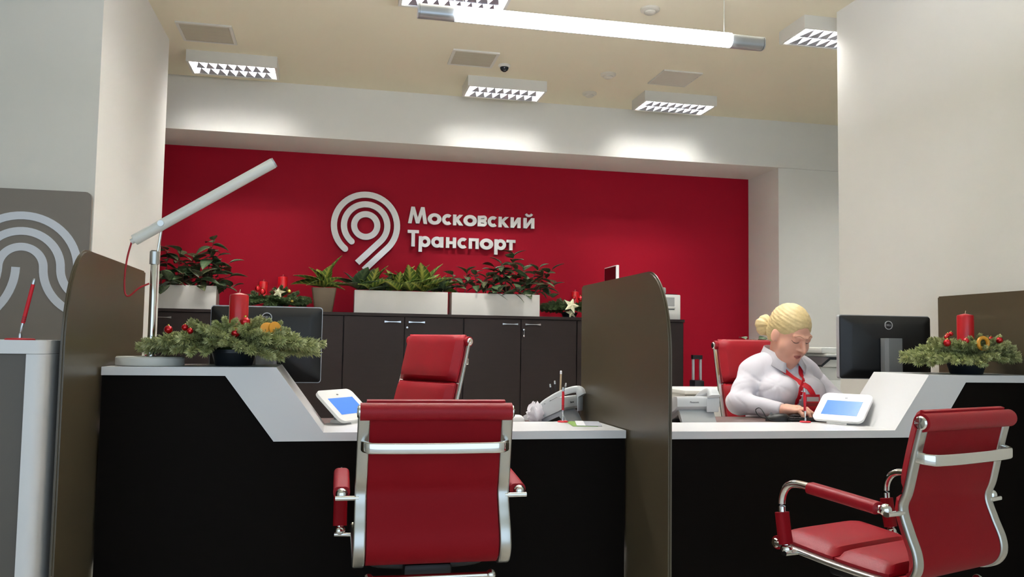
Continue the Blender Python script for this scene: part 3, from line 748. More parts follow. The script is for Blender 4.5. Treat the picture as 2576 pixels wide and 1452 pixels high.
mouse('black mouse with looped cable beside the seated person\'s hand', 2.05, 3.60, .7555, 'black_plastic', R(60), [(.0, .05, .012), (.02, .085, .02), (.03, .10, .045), (.015, .085, .058), (-.015, .07, .05), (-.035, .05, .02), (-.03, .02, .003), (-.04, -.06, .003)])
mouse('white mouse beside the crumpled tissue on the left desk', .775, 3.57, .7555, 'white_plastic', R(80))
random.seed(5)
g = G(); g.ball((0, 0, .034), .034, 22, 14)
g.V = [(v[0]*(1+.22*math.sin(9*v[2]*40+5*math.atan2(v[1], v[0]))), v[1]*(1+.22*math.sin(4*math.atan2(v[1], v[0])+70*v[2])), max(.0, v[2]*1.25*(1+.18*math.sin(5*math.atan2(v[1], v[0]))))) for v in g.V]
tag(g.obj('crumpled_tissue', 'tissue', None, (.868, 3.53, .7555), sharp=60), 'crumpled white tissue beside the left desk phone', 'tissue')
t = thing('pen_cup', 'black pen cup behind the left desk phone', 'pen cup', (1.035, 3.78, .755))
G().lathe([(.036, 0), (.038, .10), (.034, .10), (.033, .006)], n=24).obj('cup', 'black_plastic', t)
def cup_pen(label, dx, dy, lean, L, m, m2, r=.004, cat='pen'):
    t = thing('pencil' if cat == 'pencil' else 'pen', label, cat, (1.035+dx, 3.78+dy, .762)); d = Vector((*lean, 1)).normalized()
    G().lathe([(r, 0), (r, L-.016)], (0, 0, 0), 10, d).obj('barrel', m, t); G().lathe([(r*1.12, L-.016), (r*1.12, L-.003), (r*.6, L)], (0, 0, 0), 10, d).obj('end_cap', m2, t)
cup_pen('long wooden pencil with a white end in the pen cup', .010, .0, (.02, 0), .215, 'pencil_wood', 'paper_white', .0045, 'pencil')
cup_pen('black pen leaning left in the pen cup', -.012, .005, (-.16, .0), .155, 'black_plastic', 'pen_silver')
cup_pen('black pen with silver clip in the pen cup', -.002, -.01, (-.10, -.02), .17, 'black_plastic', 'pen_silver')
cup_pen('grey pen leaning right in the pen cup', .015, .01, (.18, .02), .16, 'grey_plastic', 'pen_silver')
t = thing('keyboard', 'black keyboard under the seated person\'s hands', 'keyboard', (2.27, 3.605, .755), R(0))
G().rbox(-.19, .19, -.065, .065, 0, .016, .004).obj('body', 'black_plastic', t)
kp = None
for j in range(4):
    for i in range(14):
        if kp is None: kp = G().rbox(-.0105, .0105, -.011, .011, 0, .005, .0015, 1).obj('key', 'monitor_black', t); o = kp
        else: o = kp.copy(); C.objects.link(o); o.parent = t
        o.location = (-.172+i*.0265, -.043+j*.0285, .0165)
# ================================================================== plants
def leaf_mesh(name, wid, fold, droop, m, tip=1.6, n=7):
    """unit leaf along +y, length 1"""
    V = []; F = []
    for j in range(n+1):
        v = j/n; w = wid*math.sin(math.pi*min(1, v**.8))**.8*(1-.15*v) if 0 < v < 1 else .004
        zc = -droop*v*v
        V += [(-w, v, zc+fold*w), (-w*.5, v, zc+fold*w*.4), (0, v, zc), (w*.5, v, zc+fold*w*.4), (w, v, zc+fold*w)]
    for j in range(n):
        for i in range(4): a = 5*j+i; F.append((a, a+1, a+6, a+5))
    # thin underside so the blade has thickness
    N = len(V); V += [(x, y, z-.012) for x, y, z in V]; F += [tuple(N+i for i in f[::-1]) for f in F[:]]
    for j in range(n):
        for i in (0, 4): a = 5*j+i; F.append((a, N+a, N+a+5, a+5))
    me = bpy.data.meshes.new(name); me.from_pydata(V, [], F); me.materials.append(MATS[m]); me.shade_smooth(); return me
LM = {'dark': leaf_mesh('leaf_dark', .34, .3, .28, 'leaf_dark'), 'croton': leaf_mesh('leaf_croton', .27, .4, .25, 'leaf_croton'), 'olive': leaf_mesh('leaf_olive', .32, .3, .35, 'leaf_olive')}
def leaf(t, kind, p, d, L, roll=0, nm='leaf'):
    d = Vector(d).normalized(); q = d.to_track_quat('Y', 'Z')
    o = bpy.data.objects.new(nm, LM[kind]); C.objects.link(o); o.parent = t
    o.matrix_local = Matrix.Translation(p)@q.to_matrix().to_4x4()@Matrix.Rotation(roll, 4, 'Y')@Matrix.Scale(L, 4)
    return o
def planter(label, x0, x1, y0, z0):
    t = thing('planter_box', label, 'planter', ((x0+x1)/2, y0+.1, z0), 0, 'white planter boxes on the cabinets'); w = (x1-x0)/2; h = .193; d = .1; b = .008
    g = G(); g.rbox(-w, w, -d, -d+b, 0, h, .002, 1); g.rbox(-w, w, d-b, d, 0, h, .002, 1); g.box(-w, -w+b, -d+b, d-b, 0, h); g.box(w-b, w, -d+b, d-b, 0, h); g.box(-w+b, w-b, -d+b, d-b, 0, .01)
    g.obj('box', 'planter_white', t)
    G().box(-w+b+.001, w-b-.001, -d+b+.001, d-b-.001, .012, h-.02).obj('soil', 'soil', t)
    return t
planter('white planter box at the left beside the lamp pole', -1.70, -.917, 7.15, CT)
planter('white planter box in the middle under the emblem', .184, .972, 7.15, CT)
planter('white planter box right of the middle one', 1.006, 1.785, 7.15, CT)
def bushy(label, x0, x1, stems, seed, kind='dark', L=.10, zsoil=CT+.172, yc=7.25, den=9, group='leafy plants in the planters'):
    """stems: (x, height, lean x, lean y)"""
    t = thing('leafy_plant', label, 'plant', ((x0+x1)/2, yc, zsoil), 0, group); rnd = random.Random(seed)
    for sx, hgt, lx, ly in stems:
        bx = sx-(x0+x1)/2; by = rnd.uniform(-.05, .05)
        top = (bx+lx, by+ly, hgt); mid = (bx+lx*.35, by+ly*.3, hgt*.6) if hgt > .0 else (bx+lx*.6, by+ly*.6, .13)
        path = cr([(bx, by, -.01), mid, top], 8); G().tube(path, .005, 6, scale=[1-.5*k/16 for k in range(17)]).obj('stem', 'stem_brown', t)
        n = max(5, int(den*max(abs(hgt), abs(lx), .2)/.3)); a0 = rnd.uniform(0, 6)
        for k in range(n):
            f = .22+.78*(k+1)/n; p = path[min(16, int(f*16))]; a = a0+k*2.4+rnd.uniform(-.3, .3)
            el = rnd.uniform(-.45, .45) if k < n-2 else rnd.uniform(.3, 1.0)
            leaf(t, kind if rnd.random() > .25 else ('olive' if kind == 'dark' else kind), p, (math.cos(a), math.sin(a), el), L*rnd.uniform(.75, 1.25), rnd.uniform(-.4, .4))
    return t
bushy('dark leafy plant hanging over the leftmost planter', -1.70, -.917, [(-1.6, .30, -.05, .0), (-1.45, .26, .02, -.05), (-1.33, .33, .0, 0), (-1.24, .30, .02, -.02), (-1.15, .26, .03, .0), (-1.08, .24, -.02, -.06), (-1.0, .40, .04, .0), (-1.0, .30, .09, -.02), (-.97, .22, .13, 0), (-1.28, .05, .02, -.16), (-1.36, -.06, .03, -.17), (-.95, .02, .16, -.03), (-.98, .12, .17, .02), (-1.05, .10, .02, -.14), (-1.2, .12, .02, -.12)], 3, 'dark', .125, den=11)
bushy('bushy dark plant in the right planter box', 1.006, 1.785, [(1.06, .18, -.04, 0), (1.14, .22, .02, .0), (1.23, .20, -.02, -.04), (1.32, .17, .0, -.05), (1.38, .26, .02, 0), (1.46, .22, -.02, -.05), (1.53, .38, .03, .0), (1.50, .30, -.06, -.03), (1.62, .26, .04, -.03), (1.70, .27, .10, 0), (1.74, .25, .17, .0), (1.75, .12, .20, -.02), (1.72, .0, .18, -.06), (1.55, .06, .02, -.15), (1.40, .05, .0, -.14), (1.66, .16, .0, -.08), (1.44, .12, .0, -.1)], 8, 'dark', .11, den=12)
def rosette(t, base, n, L, seed, kind='croton', spread=(.25, 1.3)):
    rnd = random.Random(seed)
    for k in range(n):
        a = k*2.4+rnd.uniform(-.25, .25); el = spread[1]-(spread[1]-spread[0])*(k/n)
        leaf(t, kind, (base[0]+.012*math.cos(a), base[1]+.012*math.sin(a), base[2]), (math.cos(a)*math.cos(el), math.sin(a)*math.cos(el)*.7, math.sin(el)), L*rnd.uniform(.8, 1.15), rnd.uniform(-.3, .3))
t = thing('leafy_plant', 'yellow-green veined plants filling the middle planter', 'plant', (.578, 7.25, CT+.172), 0, 'leafy plants in the planters')
rnd = random.Random(4)
for k, (x, L, n, b) in enumerate(((-.36, .21, 9, 'dark'), (-.26, .23, 9, 'croton'), (-.13, .17, 8, 'dark'), (-.03, .22, 10, 'croton'), (.08, .24, 10, 'croton'), (.19, .25, 10, 'croton'), (.29, .20, 9, 'croton'), (.36, .16, 8, 'dark'))):
    G().cyl((x, 0, -.01), (x, 0, .05), .008, 8).obj('stem', 'stem_brown', t); rosette(t, (x, rnd.uniform(-.05, .03), .03), n, L, k+20, b, (.05, 1.25))
# lone pot
pot = thing('plant_pot', 'square brown tapered plant pot left of the emblem', 'plant pot', (-.066, 7.27, CT), R(0))
g = G(); n = 4
def sq(h, s, r=.015): return [(x, y, h) for x, y in rrect(2*s, 2*s, r, 3)]
rings = [sq(0, .072), sq(.20, .102), sq(.205, .102), sq(.205, .094), sq(.17, .090)]; m = len(rings[0])
V = [v for r in rings for v in r]; F = [(j*m+k, j*m+(k+1) % m, (j+1)*m+(k+1) % m, (j+1)*m+k) for j in range(4) for k in range(m)]+[tuple(range(m)), tuple(4*m+k for k in range(m))]
g.add(V, F).obj('pot', 'pot_brown', pot); G().lathe([(.08, .171), (.08, .18)], n=4).obj('soil', 'soil', pot)
t = thing('leafy_plant', 'yellow-edged plant with broad leaves in the brown pot', 'plant', (-.066, 7.27, CT+.175), 0)
G().cyl((0, 0, .006), (0, 0, .09), .01, 8).obj('stem', 'stem_brown', t)
for d, L, rl in (((.22, -.05, .95), .30, .3), ((-.75, -.2, .5), .27, 0), ((-.9, .1, .28), .27, .3), ((-.35, -.3, .75), .22, -.2), ((.1, -.4, .75), .23, .2), ((.8, .05, .25), .24, .2), ((.7, -.4, .1), .2, -.2), ((-.2, .4, .8), .22, 0), ((-.6, -.6, .2), .22, .4), ((.45, -.5, .45), .22, 0)):
    leaf(t, 'croton', (0, 0, .04), d, L, rl)

# ================================================================== fir arrangements
def sprig_mesh(name, m, seed):
    rnd = random.Random(seed); g = G()
    def twig(a, b, r0, dens=420, nl=.125):
        a = Vector(a); b = Vector(b); d = (b-a); L = d.length; d.normalize(); n = int(dens*L)
        sd = d.cross(Vector((0, 0, 1))).normalized(); up = sd.cross(d)
        g.cyl(a, b, r0, 5, r0*.5)
        for k in range(n):
            f = (k+rnd.random())/n; p = a.lerp(b, f); ph = rnd.uniform(0, 6.283)
            o = (sd*math.cos(ph)+up*math.sin(ph)*.8); dr = (d*rnd.uniform(.55, 1.1)+o).normalized()
            l = nl*rnd.uniform(.75, 1.1)*(1-.25*max(0, f-.85)/.15); q = dr.cross(Vector((rnd.random(), rnd.random(), 1))).normalized()*.013; e = dr.cross(q).normalized()*.010
            c = p+dr*l; n0 = len(g.V); mid = p+dr*l*.5
            g.V += [tuple(p), tuple(mid+q), tuple(mid-q*.5+e), tuple(mid-q*.5-e), tuple(c)]
            g.F += [(n0, n0+1, n0+2), (n0, n0+2, n0+3), (n0, n0+3, n0+1), (n0+4, n0+2, n0+1), (n0+4, n0+3, n0+2), (n0+4, n0+1, n0+3)]
    twig((0, 0, 0), (0, 1, -.04), .018, 430)
    for f, s, l in ((.22, 1, .55), (.28, -1, .52), (.5, 1, .42), (.56, -1, .40)):
        twig((0, f, -.01), (s*l*.62, f+l*.8, -.03), .012, 430)
    o = g.obj(name, m, None, sharp=0); me = o.data; bpy.data.objects.remove(o); return me
SP = [sprig_mesh('sprig', 'needle_green', 1), sprig_mesh('sprig', 'needle_green', 2)]
SPD = [sprig_mesh('sprig', 'needle_dark', 3)]
def sprig(t, me, p, d, L, roll=0):
    q = Vector(d).normalized().to_track_quat('Y', 'Z'); o = bpy.data.objects.new('fir_sprig', me); C.objects.link(o); o.parent = t
    o.matrix_local = Matrix.Translation(p)@q.to_matrix().to_4x4()@Matrix.Rotation(roll, 4, 'Y')@Matrix.Scale(L, 4)
def candle(t, c, r, h):
    o = G().lathe([(r, 0), (r, h-.006), (r*.93, h), (r*.5, h+.004), (r*.15, h+.007)], c, 28).obj('candle', 'candle_red', t)
    G().cyl((c[0], c[1], c[2]+h+.006), (c[0]+.003, c[1], c[2]+h+.02), .0016, 6).obj('wick', 'wick', o)
def bauble(t, c, r, m='bauble_red'):
    o = G().ball(c, r, 16, 10).obj('bauble', m, t); G().cyl((c[0], c[1], c[2]+r*.95), (c[0], c[1], c[2]+r*1.25), r*.25, 8).obj('bauble_cap', 'bauble_gold', o)
def orange(t, c, rot, r=.027):
    g = G().cyl((0, 0, 0), (0, 0, .005), r, 20); o = g.obj('orange_slice', 'orange_slice', t, c, rot)
def star(t, c, r, rot):
    pl = [(r*(1 if k % 2 == 0 else .42)*math.sin(math.pi*k/5), r*(1 if k % 2 == 0 else .42)*math.cos(math.pi*k/5)) for k in range(10)]
    V = [(x, 0, z) for x, z in pl]+[(0, -.018, 0), (0, .006, 0)]; F = [(i, (i+1) % 10, 10) for i in range(10)]+[((i+1) % 10, i, 11) for i in range(10)]
    G().add(V, F).obj('star', 'star_cream', t, c, rot, sharp=10)
def bowl(t, r, h):
    G().lathe([(r*.80, 0), (r*.84, .004), (r, h*.75), (r*1.06, h*.78), (r*1.06, h), (r*.96, h), (r*.93, h*.8)], n=32).obj('bowl', 'bowl_black', t)
    G().lathe([(r*.9, h*.7), (r*.9, h*.95), (r*.7, h*1.12), (r*.3, h*1.2)], n=20).obj('moss', 'needle_dark', t)
def arrangement(label, loc, rz, seed, W, flip=1):
    t = thing('fir_arrangement', label, 'table wreath', loc, rz, 'fir table arrangements on the counters'); rnd = random.Random(seed)
    bowl(t, .078, .058)
    n = 15
    for k in range(n):      # lower skirt
        a = 2*math.pi*k/n+rnd.uniform(-.1, .1); L = (.19+.085*abs(math.cos(a)))*rnd.uniform(.9, 1.1)*W*(.76 if flip < 0 and math.cos(a) > .2 else 1)
        sprig(t, SP[k % 2], (.035*math.cos(a), .03*math.sin(a), .088), (math.cos(a), math.sin(a)*.62, rnd.uniform(-.12, .03)), L, rnd.uniform(-.3, .3))
    for k in range(16):     # upper layers
        a = 2*math.pi*(k+.5)/16+rnd.uniform(-.15, .15); L = rnd.uniform(.15, .20)*W
        sprig(t, SP[k % 2], (.03*math.cos(a), .025*math.sin(a), .08), (math.cos(a), math.sin(a)*.6, rnd.uniform(.12, .38)), L, rnd.uniform(-.4, .4))
    for k in range(11):
        a = 2*math.pi*k/11+rnd.uniform(-.15, .15); L = rnd.uniform(.11, .145)*W
        sprig(t, SP[k % 2], (.045*math.cos(a), .04*math.sin(a), .085), (math.cos(a), math.sin(a)*.6, rnd.uniform(.45, .85)), L, rnd.uniform(-.4, .4))
    candle(t, (.01, .012, .075), .0345, .185)
    return t
L1 = arrangement('fir wreath with red candle and dried orange on the left counter', (-.345, 3.235, 1.004), 0, 11, 1.02)
for c, r in (((-.215, -.085, .126), .015), ((.018, -.150, .118), .016), ((.046, -.115, .158), .018), ((-.155, -.115, .134), .012), ((-.135, -.135, .122), .011)): bauble(L1, c, r)
orange(L1, (.122, -.10, .130), (R(70), R(20), R(20)), .028); orange(L1, (.146, -.09, .136), (R(80), R(-10), R(40)), .025)
L2 = arrangement('fir wreath with red candle and orange ring on the right counter', (2.745, 3.215, .995), R(0), 23, .92, -1)
for c, r in (((-.165, -.085, .135), .016), ((-.100, -.12, .145), .012), ((.07, -.115, .15), .014), ((.085, -.05, .155), .012), ((-.125, -.04, .168), .010), ((-.10, -.03, .175), .010), ((-.14, -.05, .160), .009)): bauble(L2, c, r)
G().tube([(-.03+.024*math.cos(a*math.pi/10), -.135, .135+.024*math.sin(a*math.pi/10)) for a in range(20)], .008, 8, closed=True, up=(0, 1, 0)).obj('orange_ring', 'orange_slice', L2)
def back_wreath(label, x, y, w, seed, cands, stars, baubs):
    t = thing('fir_arrangement', label, 'table wreath', (x, y, CT), 0, 'fir arrangements on the cabinets'); rnd = random.Random(seed)
    bowl(t, .07, .05)
    for k in range(26):
        a = 2*math.pi*k/26; sprig(t, SPD[0], (.05*math.cos(a), .04*math.sin(a), .095), (math.cos(a), math.sin(a)*.5, rnd.uniform(-.12, .1)), w*rnd.uniform(.8, 1.1)*(.75+.3*abs(math.cos(a))), rnd.uniform(-.3, .3))
    for k in range(12):
        a = 2*math.pi*k/12+.2; sprig(t, SPD[0], (.05*math.cos(a), .03*math.sin(a), .07), (math.cos(a), math.sin(a)*.5, rnd.uniform(.2, .65)), w*.8*rnd.uniform(.8, 1.1), 0)
    for c, r, h in cands: candle(t, c, r, h)
    for c, r, rot in stars: star(t, c, r, rot)
    for c, r, m in baubs: bauble(t, c, r, m)
back_wreath('dark fir wreath with two red candles and star behind the left monitor', -.47, 7.27, .23, 5, [((-.09, -.02, .09), .036, .155), ((.065, -.02, .09), .040, .20)], [((.04, -.15, .155), .06, (R(-15), R(12), 0))], [((-.125, -.13, .18), .022, 'bauble_red'), ((-.085, -.15, .155), .026, 'bauble_red'), ((.125, -.13, .165), .016, 'bauble_gold'), ((.15, -.13, .085), .015, 'bauble_gold')])
back_wreath('dark fir wreath with star and red baubles beside the middle divider', 2.09, 7.27, .205, 6, [((.045, -.02, .09), .034, .145), ((.14, -.03, .09), .038, .17)], [((-.03, -.17, .105), .08, (R(-20), R(20), 0)), ((-.02, -.13, .04), .06, (R(-20), R(60), 0))], [((.06, -.14, .17), .022, 'bauble_red'), ((.0, -.14, .175), .018, 'bauble_red'), ((.10, -.15, .15), .016, 'bauble_gold'), ((.06, -.12, .11), .014, 'bauble_gold'), ((.15, -.10, .15), .014, 'bauble_gold')])

# ================================================================== machines at the back
t = thing('desktop_printer', 'white printer on the rightmost cabinet', 'printer', (2.86, 7.29, CT))
G().rbox(-.225, .225, -.19, .19, 0, .225, .008).obj('body', 'printer_white', t)
G().box(-.19, .165, -.1925, -.186, .115, .20).obj('output_recess', 'printer_grey', t)
G().rbox(-.20, .17, -.20, -.191, .105, .116, .002, 1).obj('tray_lip', 'printer_white', t)
G().box(-.19, .165, -.1925, -.1895, .088, .096).obj('tray_gap', 'ink_dark', t)
G().rbox(-.18, .10, -.16, .12, .232, .292, .012).obj('document_feeder', 'printer_grey', t)
G().box(-.2, .2, -.17, .17, .2255, .2315).obj('scanner_seam', 'ink_dark', t)
t = thing('display_panel', 'dark glossy display with a white edge above the middle divider', 'display', (2.475, 7.25, CT))
G().rbox(-.012, .016, -.17, .16, .08, .475, .004).obj('frame', 'white_plastic', t)
G().box(-.0136, -.0122, -.16, .15, .09, .465).obj('screen', 'glossy_dark', t)
G().rbox(-.06, .06, -.08, .08, 0, .012, .003).obj('foot', 'white_plastic', t); G().box(-.008, .012, -.03, .03, .0125, .08).obj('post', 'white_plastic', t)
t = thing('hand_trolley', 'grey loop handle of a trolley beside the right cabinet end', 'trolley', (3.165, 6.93, 0))
G().rbox(-.045, .045, -.06, .06, .0, .80, .01).obj('body', 'black_plastic', t)
G().box(-.045, .045, -.02, .02, .985, 1.02).obj('grip', 'black_plastic', t)
for s in (-1, 1): G().rbox(s*.034-.009, s*.034+.009, -.012, .012, .801, .985, .003).obj('handle_post', 'silver_plastic', t)
t = thing('low_cabinet', 'low white cabinet behind the right desk phone', 'cabinet', (2.62, 5.3, 0))
G().box(-.39, .39, -.24, .25, 0, .79).obj('body', 'printer_white', t); G().rbox(-.40, .40, -.26, .26, .7905, .815, .003).obj('top', 'printer_white', t)
for s in (-1, 1): G().rbox(s*.195-.19, s*.195+.19, -.256, -.241, .03, .78, .002, 1).obj('door', 'printer_white', t)
t = thing('plant_pot', 'brown round plant pot behind the seated person\'s chair', 'plant pot', (2.83, 5.3, .815))
G().lathe([(.06, 0), (.08, .13), (.086, .13), (.086, .15), (.076, .15), (.074, .12)], n=24).obj('pot', 'pot_brown', t); G().lathe([(.073, .11), (.073, .125)], n=24).obj('soil', 'soil', t)
bushy('green plant just showing above the seated person\'s chair', 2.7, 2.96, [(2.83, .21, -.05, 0), (2.85, .20, .05, 0), (2.8, .18, .0, -.03), (2.86, .17, .08, .03)], 12, 'dark', .09, .815+.127, 5.3, 12, 'green plant behind the chair')
t = thing('photocopier', 'large cream photocopier behind the right monitor', 'photocopier', (3.85, 5.72, 0))
G().rbox(-.44, .44, -.32, .34, .05, .965, .01).obj('body', 'printer_white', t)
for z0, z1 in ((.10, .33), (.34, .56), (.57, .745), (.755, .87)):
    d = G().rbox(-.41, .40, -.336, -.3205, z0, z1, .004).obj('drawer', 'printer_white', t)
    G().rbox(-.10, .10, -.338, -.3362, z1-.045, z1-.02, .001, 1).obj('finger_slot', 'printer_grey', d)
G().prism([(-.46, .98), (-.39, 1.035), (.44, 1.035), (.44, 1.018), (-.385, 1.018), (-.452, .966), (-.46, .97)], -.36, .3).obj('scanner_gasket', 'black_plastic', t)
G().prism([(-.44, .966), (-.385, 1.017), (.44, 1.017), (.44, .966)], -.345, .3).obj('scanner_body', 'printer_white', t)
G().rbox(-.33, .40, -.22, .28, 1.036, 1.06, .006).obj('scanner_lid', 'printer_white', t)
G().rbox(-.355, .38, -.2, .26, 1.0605, 1.105, .01).obj('document_feeder', 'printer_white', t)
for sx in (-1, 1):
    for sy in (-1, 1): G().cyl((sx*.35-.015, sy*.25, .025), (sx*.35+.015, sy*.25, .025), .025, 14).box(sx*.35-.006, sx*.35+.006, sy*.25-.006, sy*.25+.006, .025, .0505).obj('caster', 'black_plastic', t)
# ================================================================== the seated person (fields meshed with surface nets)
def surfnets(f, lo, hi, h):
    ax = [np.arange(lo[k], hi[k]+h, h) for k in range(3)]
    X, Y, Z = np.meshgrid(*ax, indexing='ij'); P = np.stack([X, Y, Z], -1).astype(np.float32)
    v = f(P.reshape(-1, 3)).reshape(X.shape); s = v < 0
    n = np.array(v.shape)-1; acc = np.zeros((*n, 3)); cnt = np.zeros(n)
    co = [(i, j, k) for i in (0, 1) for j in (0, 1) for k in (0, 1)]
    sl = lambda a, c: a[c[0]:c[0]+n[0], c[1]:c[1]+n[1], c[2]:c[2]+n[2]]
    for a in co:
        for d in range(3):
            if a[d]: continue
            b = list(a); b[d] = 1; b = tuple(b)
            va, vb = sl(v, a), sl(v, b); m = (va < 0) != (vb < 0)
            t = np.where(m, va/np.where(m, va-vb, 1), 0)
            for e in range(3): acc[..., e] += np.where(m, a[e]+(t if e == d else 0), 0)
            cnt += m
    act = cnt > 0; idx = -np.ones(n, int); idx[act] = np.arange(act.sum())
    base = np.argwhere(act); V = (base+acc[act]/cnt[act][:, None])*h+np.array([a[0] for a in ax])
    F = []
    for d in range(3):
        e1, e2 = [(1, 2), (2, 0), (0, 1)][d]
        a = [slice(0, None)]*3; b = [slice(0, None)]*3; a[d] = slice(0, -1); b[d] = slice(1, None)
        m = s[tuple(a)] != s[tuple(b)]
        for p in np.argwhere(m):
            if p[e1] == 0 or p[e2] == 0 or p[e1] >= n[e1] or p[e2] >= n[e2]: continue
            q = []
            for o1, o2 in ((0, 0), (-1, 0), (-1, -1), (0, -1)):
                c = p.copy(); c[e1] += o1; c[e2] += o2; q.append(idx[tuple(c)])
            if min(q) < 0: continue
            F.append(tuple(q) if s[tuple(p)] else tuple(q[::-1]))
    return V, F
def smin(a, b, k): h = np.clip(.5+.5*(b-a)/k, 0, 1); return b*(1-h)+a*h-k*h*(1-h)
def smax(a, b, k): return -smin(-a, -b, k)
def sn_(*a, k=.03):
    r = a[0]
    for b in a[1:]: r = smin(r, b, k)
    return r
def caps(P, a, b, ra, rb=None):
    rb = ra if rb is None else rb; a = np.array(a); b = np.array(b); d = b-a; t = np.clip((P-a)@d/(d@d), 0, 1)
    return np.linalg.norm(P-a-t[:, None]*d, axis=1)-(ra+(rb-ra)*t)
def ell(P, c, r):
    p = P-np.array(c); r = np.array(r); k0 = np.linalg.norm(p/r, axis=1); k1 = np.linalg.norm(p/(r*r), axis=1)+1e-9
    return k0*(k0-1)/k1
HC = np.array([2.262, 3.845, 1.172])
HF = np.array([.16, -.845, -.46]); HF /= np.linalg.norm(HF)
HS = np.cross(HF, [0, 0, 1.]); HS = HS/np.linalg.norm(HS); HU = np.cross(HS, HF)
# small roll of the head
HK = 1.10
def hl(P): q = (P-HC)/HK; return np.stack([q@HS, q@HF, q@HU], -1)
def hw_(p): return HC+HK*(p[0]*HS+p[1]*HF+p[2]*HU)
def head_f(P):
    q = hl(P)
    d = ell(q, (0, -.014, .032), (.077, .097, .090))
    d = smin(d, ell(q, (0, .020, -.040), (.066, .070, .082)), .035)
    d = smin(d, ell(q, (0, .060, -.098), (.030, .026, .024)), .03)
    d = smin(d, ell(q, (0, .030, -.105), (.048, .040, .030)), .03)
    for s in (-1, 1):
        d = smin(d, ell(q, (s*.043, .048, -.048), (.033, .032, .038)), .025)
        d = smax(d, -ell(q, (s*.032, .108, .006), (.020, .020, .012)), .016)
        d = smin(d, ell(q, (s*.031, .079, .005), (.0165, .0125, .0125)), .006)
        d = smin(d, ell(q, (s*.078, -.008, -.015), (.009, .022, .032)), .008)
        d = smin(d, caps(q, (s*.012, .096, .024), (s*.046, .080, .026), .005), .02)
    d = smin(d, caps(q, (0, .090, .010), (0, .113, -.030), .007, .0125), .014)
    for s in (-1, 1): d = smin(d, ell(q, (s*.012, .098, -.034), (.009, .011, .008)), .008)
    d = smin(d, ell(q, (0, .084, -.066), (.024, .012, .0065)), .007)
    d = smin(d, ell(q, (0, .082, -.077), (.021, .012, .0070)), .006)
    return d*HK
NB = (2.262, 3.955, 1.00)
def neck_f(P): return smin(caps(P, NB, tuple(HC+HK*(-.035*HF-.075*HU)), .056, .050), caps(P, (2.262, 3.90, .985), (2.262, 3.86, 1.04), .04), .04)
def skin_head(P): return smin(head_f(P), neck_f(P), .025)
SR, ER, WR = (2.105, 3.955, .958), (1.998, 3.885, .822), (2.125, 3.700, .800)
SL, EL, WL = (2.425, 3.955, .958), (2.525, 3.875, .825), (2.395, 3.700, .805)
def torso_f(P, o=0.):
    d = ell(P, (2.263, 3.945, .885), (.182+o, .118+o, .20+o))
    d = smin(d, ell(P, (2.263, 3.945, .68), (.178+o, .135+o, .20+o)), .08)
    d = smin(d, caps(P, (2.125, 3.96, .968), (2.40, 3.96, .968), .066+o), .06)
    d = smin(d, caps(P, (2.165, 3.965, .985), (2.36, 3.965, .985), .058+o), .05)
    for sx in (-1, 1): d = smin(d, ell(P, (2.263+sx*.076, 3.828, .882), (.084+o, .086+o, .076+o)), .035)
    return d
def folds(P):
    """cloth wrinkles: creases fanning out of the armpits, rings at the elbows, gentle waves"""
    x, y, z = P[:, 0], P[:, 1], P[:, 2]
    d = .0022*np.sin(38*z+22*x+3*np.sin(14*x+9*y))*np.sin(17*x-12*y+2)
    for ax_, sg in ((2.135, 1), (2.395, -1)):
        dx, dz = (x-ax_)*sg, z-.915; r = np.sqrt(dx*dx+dz*dz+(.6*(y-3.88))**2); th = np.arctan2(dz, dx)
        d = d+.0042*(1-np.abs(np.sin(3.1*th+.6+9*r)))**3*np.clip(r/.03, 0, 1)*np.exp(-((r-.075)/.06)**2)
    for e, s_, w in ((ER, SR, WR), (EL, SL, WL)):
        e = np.array(e); u = np.array(w)-np.array(s_); u = u/np.linalg.norm(u); q = P-e; r = np.linalg.norm(q, axis=1)
        d = d+.006*(1-np.abs(np.sin(62*(q@u)+3*np.sin(30*z)+.8)))**3*np.exp(-(r/.10)**2)
    return d
def shirt_f(P):
    d = torso_f(P, .006)
    arm = smin(caps(P, SR, ER, .064, .060), caps(P, ER, WR, .057, .036), .02)
    arm2 = smin(caps(P, SL, EL, .064, .060), caps(P, EL, WL, .057, .036), .02)
    d = smin(d, np.minimum(arm, arm2), .03)
    d = d+folds(P)
    d = smax(d, .56-P[:, 2], .01)                                     # hem
    # neck opening with a V at the front
    d = smax(d, -smin(caps(P, (2.262, 3.955, .97), (2.262, 3.93, 1.2), .066, .075), caps(P, (2.262, 3.83, .985), (2.262, 3.80, 1.15), .018, .075), .03), .006)
    # cuffs
    for w, e in ((WR, ER), (WL, EL)):
        v = np.array(w)-np.array(e); v = v/np.linalg.norm(v); d = np.maximum(d, np.where(np.linalg.norm(P-np.array(w), axis=1) < .09, (P-np.array(w)-v*.004)@v, -1))
    return d
def body_core(P):
    d = torso_f(P, -.014)
    for s_, e, w in ((SR, ER, WR), (SL, EL, WL)): d = smin(d, smin(caps(P, s_, e, .044, .040), caps(P, e, w, .038, .028), .02), .03)
    d = smin(d, caps(P, NB, (2.262, 3.94, 1.05), .052), .03)
    for sx in (-1, 1):
        hp = (2.263+sx*.09, 3.98, .56); kn = (2.263+sx*.11, 3.60, .50); an = (2.263+sx*.11, 3.66, .09)
        d = smin(d, smin(caps(P, hp, kn, .085, .06), caps(P, kn, an, .055, .038), .03), .05)
    return d
